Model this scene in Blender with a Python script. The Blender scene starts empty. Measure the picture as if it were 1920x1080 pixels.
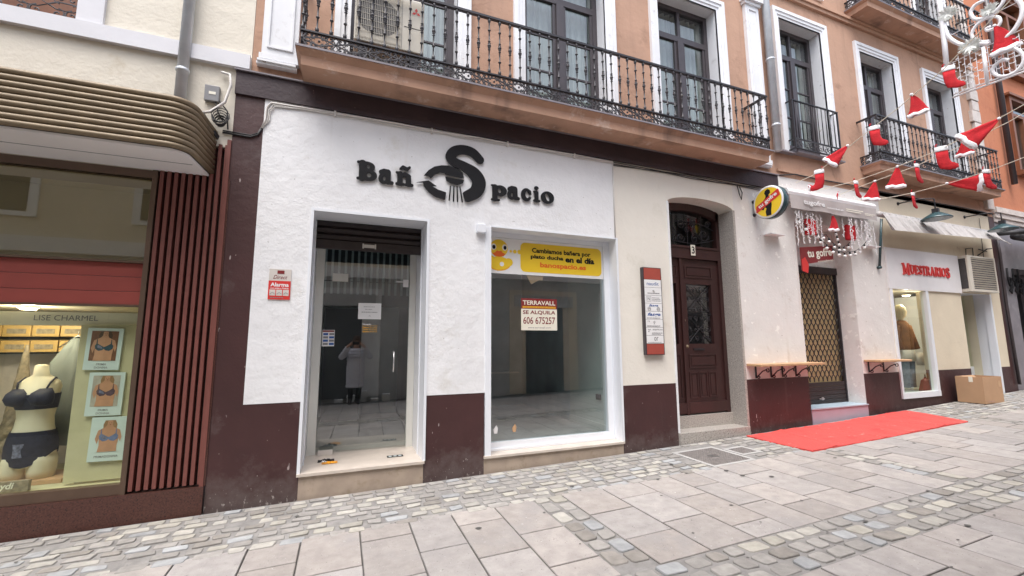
import bpy, bmesh, math, random
import numpy as np
from mathutils import Vector, Matrix
random.seed(7)
R = math.radians
S = bpy.context.scene
COL = S.collection

# ------------------------------------------------------------------ camera, sky, sun, exposure
cam = bpy.data.objects.new("camera", bpy.data.cameras.new("camera")); COL.objects.link(cam)
cam.data.sensor_width = 36; cam.data.lens = 15.0
cam.data.clip_start = 0.005; cam.data.clip_end = 300
cam.location = (0, -5, 1.6)
cam.rotation_euler = (R(97.2312), R(0.2704), R(-21.4709))
S.camera = cam
SUN_EL, SUN_ROT = 68, 218
w = bpy.data.worlds.new("World"); S.world = w; w.use_nodes = True
nt = w.node_tree; bg = nt.nodes["Background"]
sky = nt.nodes.new("ShaderNodeTexSky"); sky.sky_type = 'NISHITA'; sky.sun_disc = False
sky.sun_elevation = R(SUN_EL); sky.sun_rotation = R(SUN_ROT); sky.dust_density = 4; sky.ozone_density = 1
hsv = nt.nodes.new("ShaderNodeHueSaturation"); hsv.inputs["Saturation"].default_value = 0.62
nt.links.new(sky.outputs[0], hsv.inputs["Color"]); nt.links.new(hsv.outputs[0], bg.inputs[0])
bg.inputs[1].default_value = 0.15
sl = bpy.data.lights.new("sun", 'SUN'); sl.energy = 1.15; sl.angle = R(40); sl.color = (1, .995, .985)
so = bpy.data.objects.new("sun", sl); COL.objects.link(so)
d = Vector((math.sin(R(SUN_ROT))*math.cos(R(SUN_EL)), math.cos(R(SUN_ROT))*math.cos(R(SUN_EL)), math.sin(R(SUN_EL))))
so.rotation_euler = d.to_track_quat('Z', 'Y').to_euler()
S.view_settings.view_transform = 'Standard'; S.view_settings.look = 'None'
S.view_settings.exposure = 1.24; S.view_settings.gamma = 1
S.cycles.max_bounces = 10; S.cycles.diffuse_bounces = 5; S.cycles.glossy_bounces = 4
S.cycles.transparent_max_bounces = 16; S.cycles.caustics_reflective = False; S.cycles.caustics_refractive = False
S.cycles.sample_clamp_indirect = 6

# ------------------------------------------------------------------ materials
def lin(r, g, b):
    f = lambda c: (c/255/12.92 if c/255 <= .04045 else ((c/255+.055)/1.055)**2.4)
    return (f(r), f(g), f(b))
def mat(name, col, rough=.7, var=.08, scale=3, bump=0., bscale=40, metal=0., spots=None, streak=None, attr=False, emit=0., spec=.5, vstretch=1., dirt=None, chips=None, splash=None, patchy=False, crack=None):
    m = bpy.data.materials.new(name); m.use_nodes = True
    n = m.node_tree.nodes; L = m.node_tree.links; p = n["Principled BSDF"]
    p.inputs["Roughness"].default_value = rough; p.inputs["Metallic"].default_value = metal
    p.inputs["Specular IOR Level"].default_value = spec
    tc = n.new("ShaderNodeTexCoord")
    def noise(sc, det=5, st=(1, 1, 1), rg=.55):
        mp = n.new("ShaderNodeMapping"); mp.inputs["Scale"].default_value = st
        L.new(tc.outputs["Object"], mp.inputs[0])
        t = n.new("ShaderNodeTexNoise"); t.inputs["Scale"].default_value = sc; t.inputs["Detail"].default_value = det
        t.inputs["Roughness"].default_value = rg
        L.new(mp.outputs[0], t.inputs[0]); return t
    def ramp(src, a, b):
        r = n.new("ShaderNodeMapRange"); r.inputs[1].default_value = a; r.inputs[2].default_value = b
        L.new(src, r.inputs[0]); return r.outputs[0]
    def mix(fac, a, b, mode='MIX'):
        x = n.new("ShaderNodeMix"); x.data_type = 'RGBA'; x.blend_type = mode
        if isinstance(fac, float): x.inputs[0].default_value = fac
        else: L.new(fac, x.inputs[0])
        for i, v in ((6, a), (7, b)):
            if isinstance(v, tuple): x.inputs[i].default_value = (*v, 1)
            else: L.new(v, x.inputs[i])
        return x.outputs[2]
    t = noise(scale, 6, (1, 1, vstretch))
    c = mix(ramp(t.outputs["Fac"], .3, .7), tuple(v*(1-var) for v in col), tuple(min(1, v*(1+var)) for v in col))
    if attr:
        a = n.new("ShaderNodeAttribute"); a.attribute_name = "tint"
        c = mix(1.0, c, a.outputs["Color"], 'MULTIPLY')
    if streak:
        t2 = noise(streak[1], 4, (1, 1, .06)); c = mix(ramp(t2.outputs["Fac"], streak[2], streak[2]+.2), c, streak[0])
    if dirt:
        t3 = noise(dirt[1], 8, rg=.7); c = mix(ramp(t3.outputs["Fac"], dirt[2], dirt[2]+.12), c, dirt[0])
    if chips:
        t5 = noise(chips[1], 3, (1, 1, .3), .6); c = mix(ramp(t5.outputs["Fac"], chips[2], chips[2]+.03), c, chips[0])
    if spots:
        for (sc_, s_, th) in (spots if isinstance(spots, list) else [spots]):
            t4 = noise(s_, 3, rg=.6); c = mix(ramp(t4.outputs["Fac"], th, th+.03), c, sc_)
    if crack:
        vo = n.new("ShaderNodeTexVoronoi"); vo.feature = 'DISTANCE_TO_EDGE'; vo.inputs["Scale"].default_value = crack[1]
        nz = noise(5, 5); mv = n.new("ShaderNodeMix"); mv.data_type = 'RGBA'; mv.inputs[0].default_value = .16; L.new(tc.outputs["Object"], mv.inputs[6]); L.new(nz.outputs["Color"], mv.inputs[7]); L.new(mv.outputs[2], vo.inputs["Vector"])
        ck = n.new("ShaderNodeMapRange"); ck.inputs[1].default_value = .002; ck.inputs[2].default_value = .012; ck.inputs[3].default_value = 1; ck.inputs[4].default_value = 0; L.new(vo.outputs["Distance"], ck.inputs[0])
        km = n.new("ShaderNodeMath"); km.operation = 'MULTIPLY'; L.new(ck.outputs[0], km.inputs[0]); L.new(ramp(noise(1.3, 3).outputs["Fac"], .50, .60), km.inputs[1]); c = mix(km.outputs[0], c, crack[0])
    if splash:       # street splash dirt on the lowest half metre
        sx_ = n.new("ShaderNodeSeparateXYZ"); L.new(tc.outputs["Object"], sx_.inputs[0]); t6 = noise(6, 6, rg=.7)
        mm_ = n.new("ShaderNodeMath"); mm_.operation = 'MULTIPLY_ADD'; mm_.inputs[1].default_value = .9; L.new(t6.outputs["Fac"], mm_.inputs[0]); 
        iv = n.new("ShaderNodeMath"); iv.operation = 'MULTIPLY'; iv.inputs[1].default_value = -1.1; L.new(sx_.outputs[2], iv.inputs[0]); L.new(iv.outputs[0], mm_.inputs[2])
        c = mix(ramp(mm_.outputs[0], .05, .42), c, splash)
        t7 = noise(30, 4, (1, 1, .6), .65); m7 = n.new("ShaderNodeMath"); m7.operation = 'MULTIPLY_ADD'; m7.inputs[1].default_value = -.30; L.new(sx_.outputs[2], m7.inputs[0]); L.new(t7.outputs["Fac"], m7.inputs[2])
        c = mix(ramp(m7.outputs[0], .585, .62), c, (.34, .30, .28))
    L.new(c, p.inputs["Base Color"])
    if bump:
        tb = noise(bscale, 6, rg=.6); b = n.new("ShaderNodeBump"); b.inputs["Strength"].default_value = .8
        b.inputs["Distance"].default_value = bump; L.new(tb.outputs["Fac"], b.inputs["Height"])
        tb2 = noise(bscale*.18, 3); b2 = n.new("ShaderNodeBump"); b2.inputs["Strength"].default_value = .6
        b2.inputs["Distance"].default_value = bump*3; L.new(tb2.outputs["Fac"], b2.inputs["Height"])
        if patchy: tq = noise(.9, 3); L.new(ramp(tq.outputs["Fac"], .38, .62), b.inputs["Strength"])
        L.new(b.outputs[0], b2.inputs["Normal"]); L.new(b2.outputs[0], p.inputs["Normal"])
    if emit:
        p.inputs["Emission Color"].default_value = (*col, 1); p.inputs["Emission Strength"].default_value = emit
    return m
def glass(name, tint=(.9, .95, .93), base=.07):
    m = bpy.data.materials.new(name); m.use_nodes = True
    n = m.node_tree.nodes; L = m.node_tree.links; n.remove(n["Principled BSDF"])
    lw = n.new("ShaderNodeLayerWeight"); lw.inputs[0].default_value = .5
    pw = n.new("ShaderNodeMath"); pw.operation = 'POWER'; pw.inputs[1].default_value = 4.0; L.new(lw.outputs["Facing"], pw.inputs[0])
    ma = n.new("ShaderNodeMath"); ma.operation = 'MULTIPLY_ADD'; ma.inputs[1].default_value = 1-base; ma.inputs[2].default_value = base; L.new(pw.outputs[0], ma.inputs[0])
    tr = n.new("ShaderNodeBsdfTransparent"); tr.inputs[0].default_value = (*tint, 1)
    gl = n.new("ShaderNodeBsdfGlossy"); gl.inputs["Roughness"].default_value = 0.0; gl.inputs[0].default_value = (.95, .97, .97, 1)
    mx = n.new("ShaderNodeMixShader"); L.new(ma.outputs[0], mx.inputs[0]); L.new(tr.outputs[0], mx.inputs[1]); L.new(gl.outputs[0], mx.inputs[2])
    L.new(mx.outputs[0], n["Material Output"].inputs[0]); return m

M = {}
M['white_plaster'] = mat('white_plaster', (.785, .79, .805), .85, .05, 1.5, .0055, 42, spots=[((.36, .34, .32), 24, .71), ((.5, .48, .46), 55, .72)], dirt=((.69, .68, .66), 1.6, .57), streak=((.68, .665, .645), 6, .63), patchy=True)
M['cream_plaster'] = mat('cream_plaster', (.765, .73, .66), .85, .05, 1.2, .004, 35, spots=[((.3, .25, .2), 22, .735)], dirt=((.68, .64, .56), 1.7, .57), streak=((.66, .61, .53), 5, .64), patchy=True)
M['cream_pale'] = mat('cream_pale', (.735, .71, .685), .8, .05, 1.5, .005, 26, spots=[((.33, .28, .24), 15, .70), ((.87, .85, .81), 7, .63)], dirt=((.61, .56, .52), 2.4, .57), streak=((.60, .55, .50), 4, .64), patchy=True)
M['cream_right'] = mat('cream_right', (.70, .62, .48), .8, .05, 1.5, .003, 30, dirt=((.53, .45, .35), 2.4, .6))
M['plum'] = mat('plum_paint', (.056, .021, .021), .5, .18, 1.5, .003, 30, spots=[((.36, .28, .26), 21, .715)], dirt=((.095, .062, .060), 1.8, .56), streak=((.085, .045, .042), 6, .62), chips=((.42, .36, .35), 13, .70), splash=(.115, .085, .08))
M['plum_dark'] = mat('plum_band', (.036, .020, .025), .6, .2, 2, .005, 25, spots=[((.2, .15, .15), 18, .73)])
M['orange'] = mat('orange_stucco', (.46, .282, .198), .9, .12, 1.1, .004, 50, dirt=((.36, .215, .148), 1.3, .53), streak=((.37, .225, .16), 5, .58), patchy=True, crack=((.35, .21, .145), .9))
M['orange_slab'] = mat('orange_slab', (.47, .285, .20), .9, .1, 2.5, .004, 30, streak=((.16, .10, .08), 2.2, .56), dirt=((.60, .44, .36), 3.5, .56))
M['orange_dark'] = mat('orange_red_stucco', (.50, .19, .10), .9, .09, 1, .003, 50, dirt=((.42, .15, .08), 1.3, .57))
M['white_trim'] = mat('white_trim', (.765, .775, .80), .65, .04, 3, .001, 40, spots=[((.45, .38, .33), 11, .71)], dirt=((.62, .62, .63), 5, .58), streak=((.60, .59, .58), 9, .64))
M['white_lac'] = mat('white_lacquer', (.79, .815, .86), .3, .02, 3, dirt=((.70, .72, .75), 3, .62))
M['pale_frame'] = mat('pale_door_frame', (.66, .66, .62), .45, .04, 3)
M['soffit_white'] = mat('canopy_soffit', (.88, .86, .86), .55, .04, 1.5)
M['marble'] = mat('beige_marble', (.43, .345, .275), .35, .14, 5, dirt=((.34, .27, .19), 6, .55), spots=((.26, .19, .14), 20, .73), spec=.5)
M['marble_top'] = mat('pale_marble', (.60, .53, .46), .3, .09, 5, dirt=((.68, .61, .54), 5, .56))
M['granite'] = mat('speckled_granite', (.40, .37, .34), .4, .22, 50, .0005, 90, spots=[((.09, .08, .08), 75, .60), ((.68, .62, .55), 60, .64)])
M['red_granite'] = mat('red_granite', (.085, .034, .026), .3, .4, 70, spots=[((.02, .012, .012), 90, .6)], streak=((.05, .02, .016), 3, .62))
M['iron'] = mat('wrought_iron', (.035, .033, .038), .45, .2, 30, metal=.3)
M['iron_light'] = mat('weathered_iron', (.06, .057, .062), .5, .25, 25, metal=.3)
M['frame_dark'] = mat('dark_window_paint', (.055, .045, .05), .4, .1, 10)
M['shutter'] = mat('shutter_metal', (.028, .02, .02), .4, .2, 8, metal=.2, dirt=((.05, .035, .03), 6, .6))
M['brown_door'] = mat('brown_door', (.044, .0185, .0175), .38, .18, 6, .0005, 50, vstretch=.2)
M['bronze'] = mat('bronze_tube', (.215, .162, .10), .5, .14, 6, metal=.1)
M['bronze_frame'] = mat('bronze_frame', (.13, .085, .06), .4, .1, 6, metal=.4)
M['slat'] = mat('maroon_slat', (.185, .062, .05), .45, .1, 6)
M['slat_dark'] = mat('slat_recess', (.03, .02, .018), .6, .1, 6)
M['red_board'] = mat('red_board', (.27, .05, .038), .5, .06, 4)
M['yellow'] = mat('yellow_stucco', (.75, .70, .60), .9, .05, 1, .005, 30, spots=[((.4, .3, .2), 9, .72), ((.3, .22, .15), 25, .725)], dirt=((.64, .57, .45), 2, .60))
M['band_grey'] = mat('grey_white_band', (.70, .70, .73), .7, .04, 3, .001, 40, dirt=((.55, .53, .52), 5, .66))
M['zinc'] = mat('zinc_pipe', (.60, .63, .66), .42, .12, 5, metal=.2)
M['black'] = mat('black_sign', (.010, .010, .012), .6, .1, 10, spec=.25)
M['red'] = mat('red_print', (.62, .035, .03), .45, .04, 5)
M['red_deep'] = mat('deep_red_print', (.20, .017, .018), .5, .04, 5)
M['yellow_print'] = mat('yellow_print', (.85, .58, .03), .4, .03, 5)
M['white_print'] = mat('white_print', (.80, .80, .80), .45, .02, 5)
M['cream_print'] = mat('cream_print', (.80, .77, .66), .5, .02, 5)
M['blue_print'] = mat('blue_print', (.03, .10, .34), .5, .02, 5)
M['grey_print'] = mat('grey_print', (.22, .22, .23), .5, .02, 5)
M['orange_print'] = mat('orange_print', (.80, .14, .02), .4, .03, 5)
M['amber_print'] = mat('amber_print', (.80, .42, .03), .4, .03, 5)
M['plaque_cream'] = mat('plaque_cream', (.62, .58, .54), .5, .04, 5)
M['rust_panel'] = mat('rust_red_panel', (.36, .07, .05), .45, .06, 6)
M['carpet'] = mat('red_carpet', (.64, .078, .068), .95, .10, 40, .004, 150, dirt=((.55, .06, .055), 3, .54), spots=[((.70, .20, .17), 9, .66), ((.35, .06, .05), 35, .72)])
M['felt_red'] = mat('red_felt', (.50, .017, .025), .95, .16, 14, .004, 90)
M['felt_white'] = mat('white_fleece', (.82, .82, .85), .95, .04, 30, .004, 90)
M['cord'] = mat('cord', (.75, .70, .58), .8)
M['cable'] = mat('black_cable', (.02, .02, .022), .6)
M['cable_white'] = mat('painted_cable', (.66, .63, .60), .6)
M['wood'] = mat('shelf_wood', (.55, .34, .19), .5, .18, 6, vstretch=1)
M['cardboard'] = mat('cardboard', (.47, .29, .17), .85, .05, 4, dirt=((.36, .2, .11), 5, .63))
M['awning'] = mat('grey_awning_fabric', (.48, .46, .45), .85, .08, 8, .002, 60)
M['awning_band'] = mat('grey_valance', (.42, .38, .37), .85, .05, 8)
M['white_metal'] = mat('white_metal', (.78, .77, .78), .4, .03, 5)
M['lilac'] = mat('lilac_step', (.44, .37, .44), .5, .05, 5)
M['blue_grey'] = mat('step_top', (.42, .52, .60), .4, .05, 5)
M['mesh_back'] = mat('roller_backing', (.50, .38, .20), .7, .08, 8)
M['ac_cream'] = mat('ac_casing', (.60, .56, .48), .5, .04, 4)
M['ac_dark'] = mat('ac_fan_dark', (.05, .045, .045), .5, .2, 20)
M['lampshade'] = mat('lamp_enamel', (.035, .075, .085), .25, .1, 5)
M['glow'] = mat('lamp_glow', (1, .78, .45), emit=9)
M['light_white'] = mat('light_tube', (.86, .86, .88), .3, .02, 5)
M['bulb'] = mat('frosted_bulb', (.85, .85, .84), .25, .02, 5)
M['foil'] = mat('silver_foil', (.68, .70, .66), .35, .2, 60)
M['quoin'] = mat('quoin_stone', (.62, .56, .52), .85, .12, 6, .01, 14)
M['grey_stone'] = mat('grey_stone_cladding', (.22, .20, .22), .45, .16, 3, dirt=((.28, .26, .28), 2, .55))
M['brown_wood'] = mat('brown_window_wood', (.20, .075, .035), .5, .15, 6)
M['skin_white'] = mat('mannequin_plastic', (.76, .70, .55), .4, .03, 4)
M['navy'] = mat('navy_lace', (.012, .013, .035), .7, .3, 30)
M['lace'] = mat('patterned_lace', (.16, .17, .26), .7, .6, 50)
M['linen'] = mat('linen_panel', (.56, .52, .34), .85, .06, 6, .002, 25)
M['gown'] = mat('grey_gown', (.26, .29, .28), .8, .1, 5)
M['straw'] = mat('straw', (.28, .23, .16), .9, .3, 25, .01, 30)
M['gold_box'] = mat('gold_box', (.52, .34, .12), .5, .1, 6)
M['skin'] = mat('print_skin', (.52, .27, .16), .6, .12, 12)
M['hair'] = mat('print_hair', (.07, .035, .02), .6, .2, 20)
M['hair_fair'] = mat('print_fair_hair', (.30, .17, .08), .6, .2, 20)
M['print_teal'] = mat('print_teal', (.025, .06, .085), .6, .3, 30)
M['print_plum'] = mat('print_mauve', (.10, .06, .08), .6, .3, 30)
M['print_blue'] = mat('print_blue', (.14, .18, .33), .6, .2, 30)
M['print_warm'] = mat('print_warm_backdrop', (.17, .07, .035), .6, .4, 10)
M['print_grey'] = mat('print_grey_backdrop', (.42, .39, .34), .6, .3, 8)
M['poster_white'] = mat('poster_white', (.62, .72, .72), .5, .02, 5)
M['room_grey'] = mat('room_grey_wall', (.40, .47, .48), .7, .25, 1.2)
M['room_dark'] = mat('room_dark_wall', (.10, .12, .125), .7, .25, 1.2)
M['room_green'] = mat('room_pale_wall', (.50, .56, .52), .7, .05, 2)
M['room_warm'] = mat('room_warm_wall', (.60, .54, .40), .7, .05, 2)
M['room_floor'] = mat('room_plank_floor', (.34, .34, .33), .35, .25, 3)
M['curtain'] = mat('curtain', (.50, .52, .49), .85, .1, 6)
M['blind'] = mat('blind_strip', (.33, .36, .35), .7, .05, 6)
M['glass'] = glass('clear_glass', (.82, .91, .91), .23)
M['glass_up'] = glass('window_glass', (.80, .86, .85), .16)
M['glass_left'] = glass('greenish_glass', (.92, .97, .88), .05)
M['glass_dusk'] = glass('smoked_glass', (.72, .70, .58), .16)
M['metal'] = mat('brushed_steel', (.6, .6, .6), .3, .05, 5, metal=.9)
M['mortar'] = mat('sandy_mortar', (.255, .245, .235), .95, .2, 9, .008, 60, dirt=((.19, .18, .175), 3, .55))
M['earth'] = mat('joint_dirt', (.10, .095, .09), .95, .2, 12)
M['sett'] = mat('sett_stone', (.315, .305, .295), .8, .16, 14, .005, 50, attr=True, spots=[((.50, .48, .46), 45, .73), ((.17, .16, .15), 30, .72)])
M['slab'] = mat('paving_slab', (.362, .335, .318), .85, .13, 9, .003, 120, attr=True, spots=[((.10, .09, .085), 24, .73), ((.58, .56, .54), 30, .71), ((.21, .195, .185), 55, .66), ((.50, .475, .46), 75, .68)], dirt=((.315, .295, .285), 1.6, .53))
M['castiron'] = mat('cast_iron_cover', (.24, .22, .21), .6, .15, 15, metal=.2)
M['concrete'] = mat('concrete_collar', (.40, .39, .38), .85, .08, 10, .002, 60)
M['opp_stone'] = mat('opposite_stone', (.46, .46, .45), .8, .2, 1.5)
M['opp_cream'] = mat('opposite_cream', (.66, .58, .44), .8, .08, 1)
M['opp_white'] = mat('opposite_white', (.72, .72, .70), .7, .05, 2)
M['opp_glass'] = mat('opposite_window', (.09, .10, .105), .3, .25, 1.5)
M['opp_dark'] = mat('opposite_dark', (.02, .022, .025), .4, .2, 2)
M['coat'] = mat('white_puffer', (.66, .66, .72), .5, .05, 10)
M['skin_real'] = mat('skin', (.45, .25, .17), .55, .06, 10)
M['trousers'] = mat('dark_trousers', (.02, .02, .025), .8, .1, 10)
M['shoe'] = mat('shoe', (.03, .025, .025), .5)
M['brown_jacket'] = mat('brown_jacket', (.22, .09, .03), .7, .2, 12)
M['denim'] = mat('washed_denim', (.14, .18, .24), .85, .2, 14)
M['wrapper'] = mat('sweet_wrapper', (.75, .33, .03), .4, .3, 25)

# ------------------------------------------------------------------ mesh helpers
OFF = {}
def off(o): return OFF.get(o.name, Vector((0, 0, 0))) if o else Vector((0, 0, 0))
def tag(o, label=None, cat=None, group=None, kind=None):
    if label: o['label'] = label
    if cat: o['category'] = cat
    if group: o['group'] = group
    if kind: o['kind'] = kind
    return o
def thing(name, label, cat, loc=(0, 0, 0), group=None):
    o = bpy.data.objects.new(name, None); COL.objects.link(o); o.empty_display_size = .1
    o.location = loc; OFF[o.name] = Vector(loc)
    return tag(o, label, cat, group)
class MB:
    def __init__(s): s.v = []; s.f = []; s.t = []; s.sm = []
    def add(s, vs, fs, tint=(1, 1, 1), smooth=False):
        b = len(s.v); s.v += [tuple(v) for v in vs]
        for f in fs: s.f.append(tuple(b+i for i in f)); s.t.append(tint); s.sm.append(smooth)
        return s
    def quad(s, a, b, c, d, **k): return s.add([a, b, c, d], [(0, 1, 2, 3)], **k)
    def box(s, x0, x1, y0, y1, z0, z1, **k):
        v = [(x0, y0, z0), (x1, y0, z0), (x1, y1, z0), (x0, y1, z0), (x0, y0, z1), (x1, y0, z1), (x1, y1, z1), (x0, y1, z1)]
        return s.add(v, [(0, 3, 2, 1), (4, 5, 6, 7), (0, 1, 5, 4), (1, 2, 6, 5), (2, 3, 7, 6), (3, 0, 4, 7)], **k)
    def prism(s, pts, y0, y1, **k):      # pts in (x,z), counter-clockwise seen from -y
        n = len(pts); v = [(p[0], y0, p[1]) for p in pts]+[(p[0], y1, p[1]) for p in pts]
        fs = [tuple(range(n)), tuple(range(2*n-1, n-1, -1))]+[(i, n+i, n+(i+1) % n, (i+1) % n) for i in range(n)]
        return s.add(v, fs, **k)
    def tube(s, path, r, n=6, cap=True, **k):
        P = [Vector(p) for p in path]; rs = r if isinstance(r, (list, tuple)) else [r]*len(P)
        up = None; vs = []
        for i, p in enumerate(P):
            t = (P[min(i+1, len(P)-1)]-P[max(i-1, 0)])
            if t.length < 1e-9: t = Vector((0, 0, 1))
            t.normalize()
            if up is None: up = t.orthogonal().normalized()
            else:
                up = up-t*up.dot(t)
                up = up.normalized() if up.length > 1e-6 else t.orthogonal().normalized()
            bt = t.cross(up)
            for j in range(n):
                a = 2*math.pi*j/n; vs.append(p+(up*math.cos(a)+bt*math.sin(a))*rs[i])
        m = len(P); fs = [(i*n+j, i*n+(j+1) % n, (i+1)*n+(j+1) % n, (i+1)*n+j) for i in range(m-1) for j in range(n)]
        if cap: fs += [tuple(range(n-1, -1, -1)), tuple(range((m-1)*n, m*n))]
        k.setdefault('smooth', n > 4)
        return s.add(vs, fs, **k)
    def loft(s, rings, cap=True, **k):   # rings: lists of equal length points
        n = len(rings[0]); m = len(rings); vs = [p for r in rings for p in r]
        fs = [(i*n+j, i*n+(j+1) % n, (i+1)*n+(j+1) % n, (i+1)*n+j) for i in range(m-1) for j in range(n)]
        if cap: fs += [tuple(range(n-1, -1, -1)), tuple(range((m-1)*n, m*n))]
        return s.add(vs, fs, **k)
    def rings(s, prof, n=20, **k):       # prof: (z, cx, cy, rx, ry)
        k.setdefault('smooth', True)
        return s.loft([[(cx+rx*math.cos(2*math.pi*j/n), cy+ry*math.sin(2*math.pi*j/n), z) for j in range(n)] for z, cx, cy, rx, ry in prof], **k)
    def lathe(s, prof, c, axis='z', n=8, **k):
        vs = []
        for (h, r) in prof:
            for j in range(n):
                a = 2*math.pi*j/n; u, v = r*math.cos(a), r*math.sin(a)
                vs.append((c[0]+u, c[1]+v, c[2]+h) if axis == 'z' else (c[0]+u, c[1]+h, c[2]+v) if axis == 'y' else (c[0]+h, c[1]+u, c[2]+v))
        m = len(prof); fs = [(i*n+j, i*n+(j+1) % n, (i+1)*n+(j+1) % n, (i+1)*n+j) for i in range(m-1) for j in range(n)]
        fs += [tuple(range(n-1, -1, -1)), tuple(range((m-1)*n, m*n))]
        k.setdefault('smooth', True)
        return s.add(vs, fs, **k)
    def disc(s, c, r, y, n=24, ry=None, **k):   # flat disc facing -y, c=(x,z)
        return s.add([(c[0]+r*math.cos(2*math.pi*j/n), y, c[1]+(ry or r)*math.sin(2*math.pi*j/n)) for j in range(n)], [tuple(range(n))], **k)
    def build(s, name, m, parent=None, bevel=0, tints=False, solid=0):
        o_ = off(parent)
        me = bpy.data.meshes.new(name); me.from_pydata([(a-o_.x, b-o_.y, c-o_.z) for a, b, c in s.v], [], s.f)
        me.polygons.foreach_set("use_smooth", s.sm); me.materials.append(M[m] if isinstance(m, str) else m)
        if tints:
            at = me.color_attributes.new("tint", 'FLOAT_COLOR', 'CORNER'); arr = []
            for p, t in zip(me.polygons, s.t): arr += [t[0], t[1], t[2], 1.0]*p.loop_total
            at.data.foreach_set("color", arr)
        me.update(); o = bpy.data.objects.new(name, me); COL.objects.link(o)
        bm = bmesh.new(); bm.from_mesh(me); bmesh.ops.recalc_face_normals(bm, faces=bm.faces) if solid else None
        if solid: bm.to_mesh(me)
        bm.free()
        if parent: o.parent = parent; OFF[o.name] = o_
        if bevel:
            b = o.modifiers.new("bevel", 'BEVEL'); b.width = bevel; b.segments = 2; b.limit_method = 'ANGLE'
        return o
def B(*a): return MB().box(*a)
def patch(mb, x0, x1, z0, z1, y, holes=(), depth=.25, rim=.03):
    xs = sorted({x0, x1}|{min(max(v, x0), x1) for h in holes for v in h[:2]}); zs = sorted({z0, z1}|{min(max(v, z0), z1) for h in holes for v in h[2:4]})
    def solid(i, j):
        if i < 0 or j < 0 or i >= len(xs)-1 or j >= len(zs)-1: return None
        cx, cz = (xs[i]+xs[i+1])/2, (zs[j]+zs[j+1])/2
        return not any(h[0] < cx < h[1] and h[2] < cz < h[3] for h in holes)
    for i in range(len(xs)-1):
        for j in range(len(zs)-1):
            if not solid(i, j): continue
            a, b, c, e = xs[i], xs[i+1], zs[j], zs[j+1]
            mb.quad((a, y, c), (b, y, c), (b, y, e), (a, y, e))
            for (di, dj, p, q) in ((-1, 0, (a, c), (a, e)), (1, 0, (b, e), (b, c)), (0, -1, (b, c), (a, c)), (0, 1, (a, e), (b, e))):
                n = solid(i+di, j+dj)
                if n is True: continue
                dd = depth if n is False else rim
                if dd: mb.quad((p[0], y, p[1]), (q[0], y, q[1]), (q[0], y+dd, q[1]), (p[0], y+dd, p[1]))
    return mb
def room(x0, x1, y0, y1, z0, z1):        # five inward faces, open towards the street
    m = MB(); m.quad((x0, y1, z0), (x1, y1, z0), (x1, y1, z1), (x0, y1, z1)); m.quad((x0, y0, z0), (x0, y1, z0), (x0, y1, z1), (x0, y0, z1))
    m.quad((x1, y1, z0), (x1, y0, z0), (x1, y0, z1), (x1, y1, z1)); m.quad((x0, y0, z1), (x0, y1, z1), (x1, y1, z1), (x1, y0, z1)); return m
FRONT = (Vector((1, 0, 0)), Vector((0, 0, 1)), Vector((0, -1, 0)))
SIDE = (Vector((0, -1, 0)), Vector((0, 0, 1)), Vector((-1, 0, 0)))
def text_mesh(s, bold=0., ext=0., shear=0., space=1.):
    cu = bpy.data.curves.new("lettering", 'FONT'); cu.body = s; cu.offset = bold; cu.extrude = ext; cu.shear = shear; cu.space_character = space
    cu.resolution_u = 3
    o = bpy.data.objects.new("lettering", cu); COL.objects.link(o)
    dg = bpy.context.evaluated_depsgraph_get(); me = bpy.data.meshes.new_from_object(o.evaluated_get(dg))
    bpy.data.objects.remove(o); bpy.data.curves.remove(cu)
    v = [tuple(x.co) for x in me.vertices]; f = [tuple(p.vertices) for p in me.polygons]; bpy.data.meshes.remove(me)
    return v, f
def text(name, s, m, parent, pos, w=None, h=None, bold=.0, ext=.0, shear=0., basis=FRONT, rot=0., align='c', space=1., mb=None):
    """lettering lying on a surface: pos = centre (or left end) of the line, w/h its real size"""
    v, f = text_mesh(s, bold, 0, shear, space)
    xs = [a[0] for a in v]; ys = [a[1] for a in v]
    bw, bh = max(xs)-min(xs), max(ys)-min(ys); cx, cy = (max(xs)+min(xs))/2, (max(ys)+min(ys))/2
    sx = w/bw if w else h/bh; sy = h/bh if h else sx
    ca, sa = math.cos(rot), math.sin(rot); P = Vector(pos); out = []
    for a in v:
        x, y = (a[0]-cx)*sx+(bw*sx/2 if align == 'l' else 0), (a[1]-cy)*sy
        x, y = x*ca-y*sa, x*sa+y*ca
        out.append(P+basis[0]*x+basis[1]*y)
    k = mb or MB(); n0 = len(out); k.add(out, f)
    if ext:
        bt = [p-basis[2]*ext for p in out]; edges = {}
        for q in f:
            for a, b in zip(q, q[1:]+q[:1]): edges[(a, b)] = 1
        k.add(out+bt, [(b, a, a+n0, b+n0) for (a, b) in edges if (b, a) not in edges])
    if mb: return mb
    return k.build(name, m, parent)
def lines(mb, x0, x1, z, y, n, h=.006, gap=.014, seed=0):      # rows of tiny illegible print
    rr = random.Random(seed)
    for i in range(n):
        zz = z-i*gap; x = x0; e = x1-rr.random()*.25*(x1-x0)
        while x < e:
            l = (.25+rr.random())*(x1-x0)*.14; mb.quad((x, y, zz), (min(x+l, e), y, zz), (min(x+l, e), y, zz+h), (x, y, zz+h)); x += l+.004
    return mb
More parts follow.
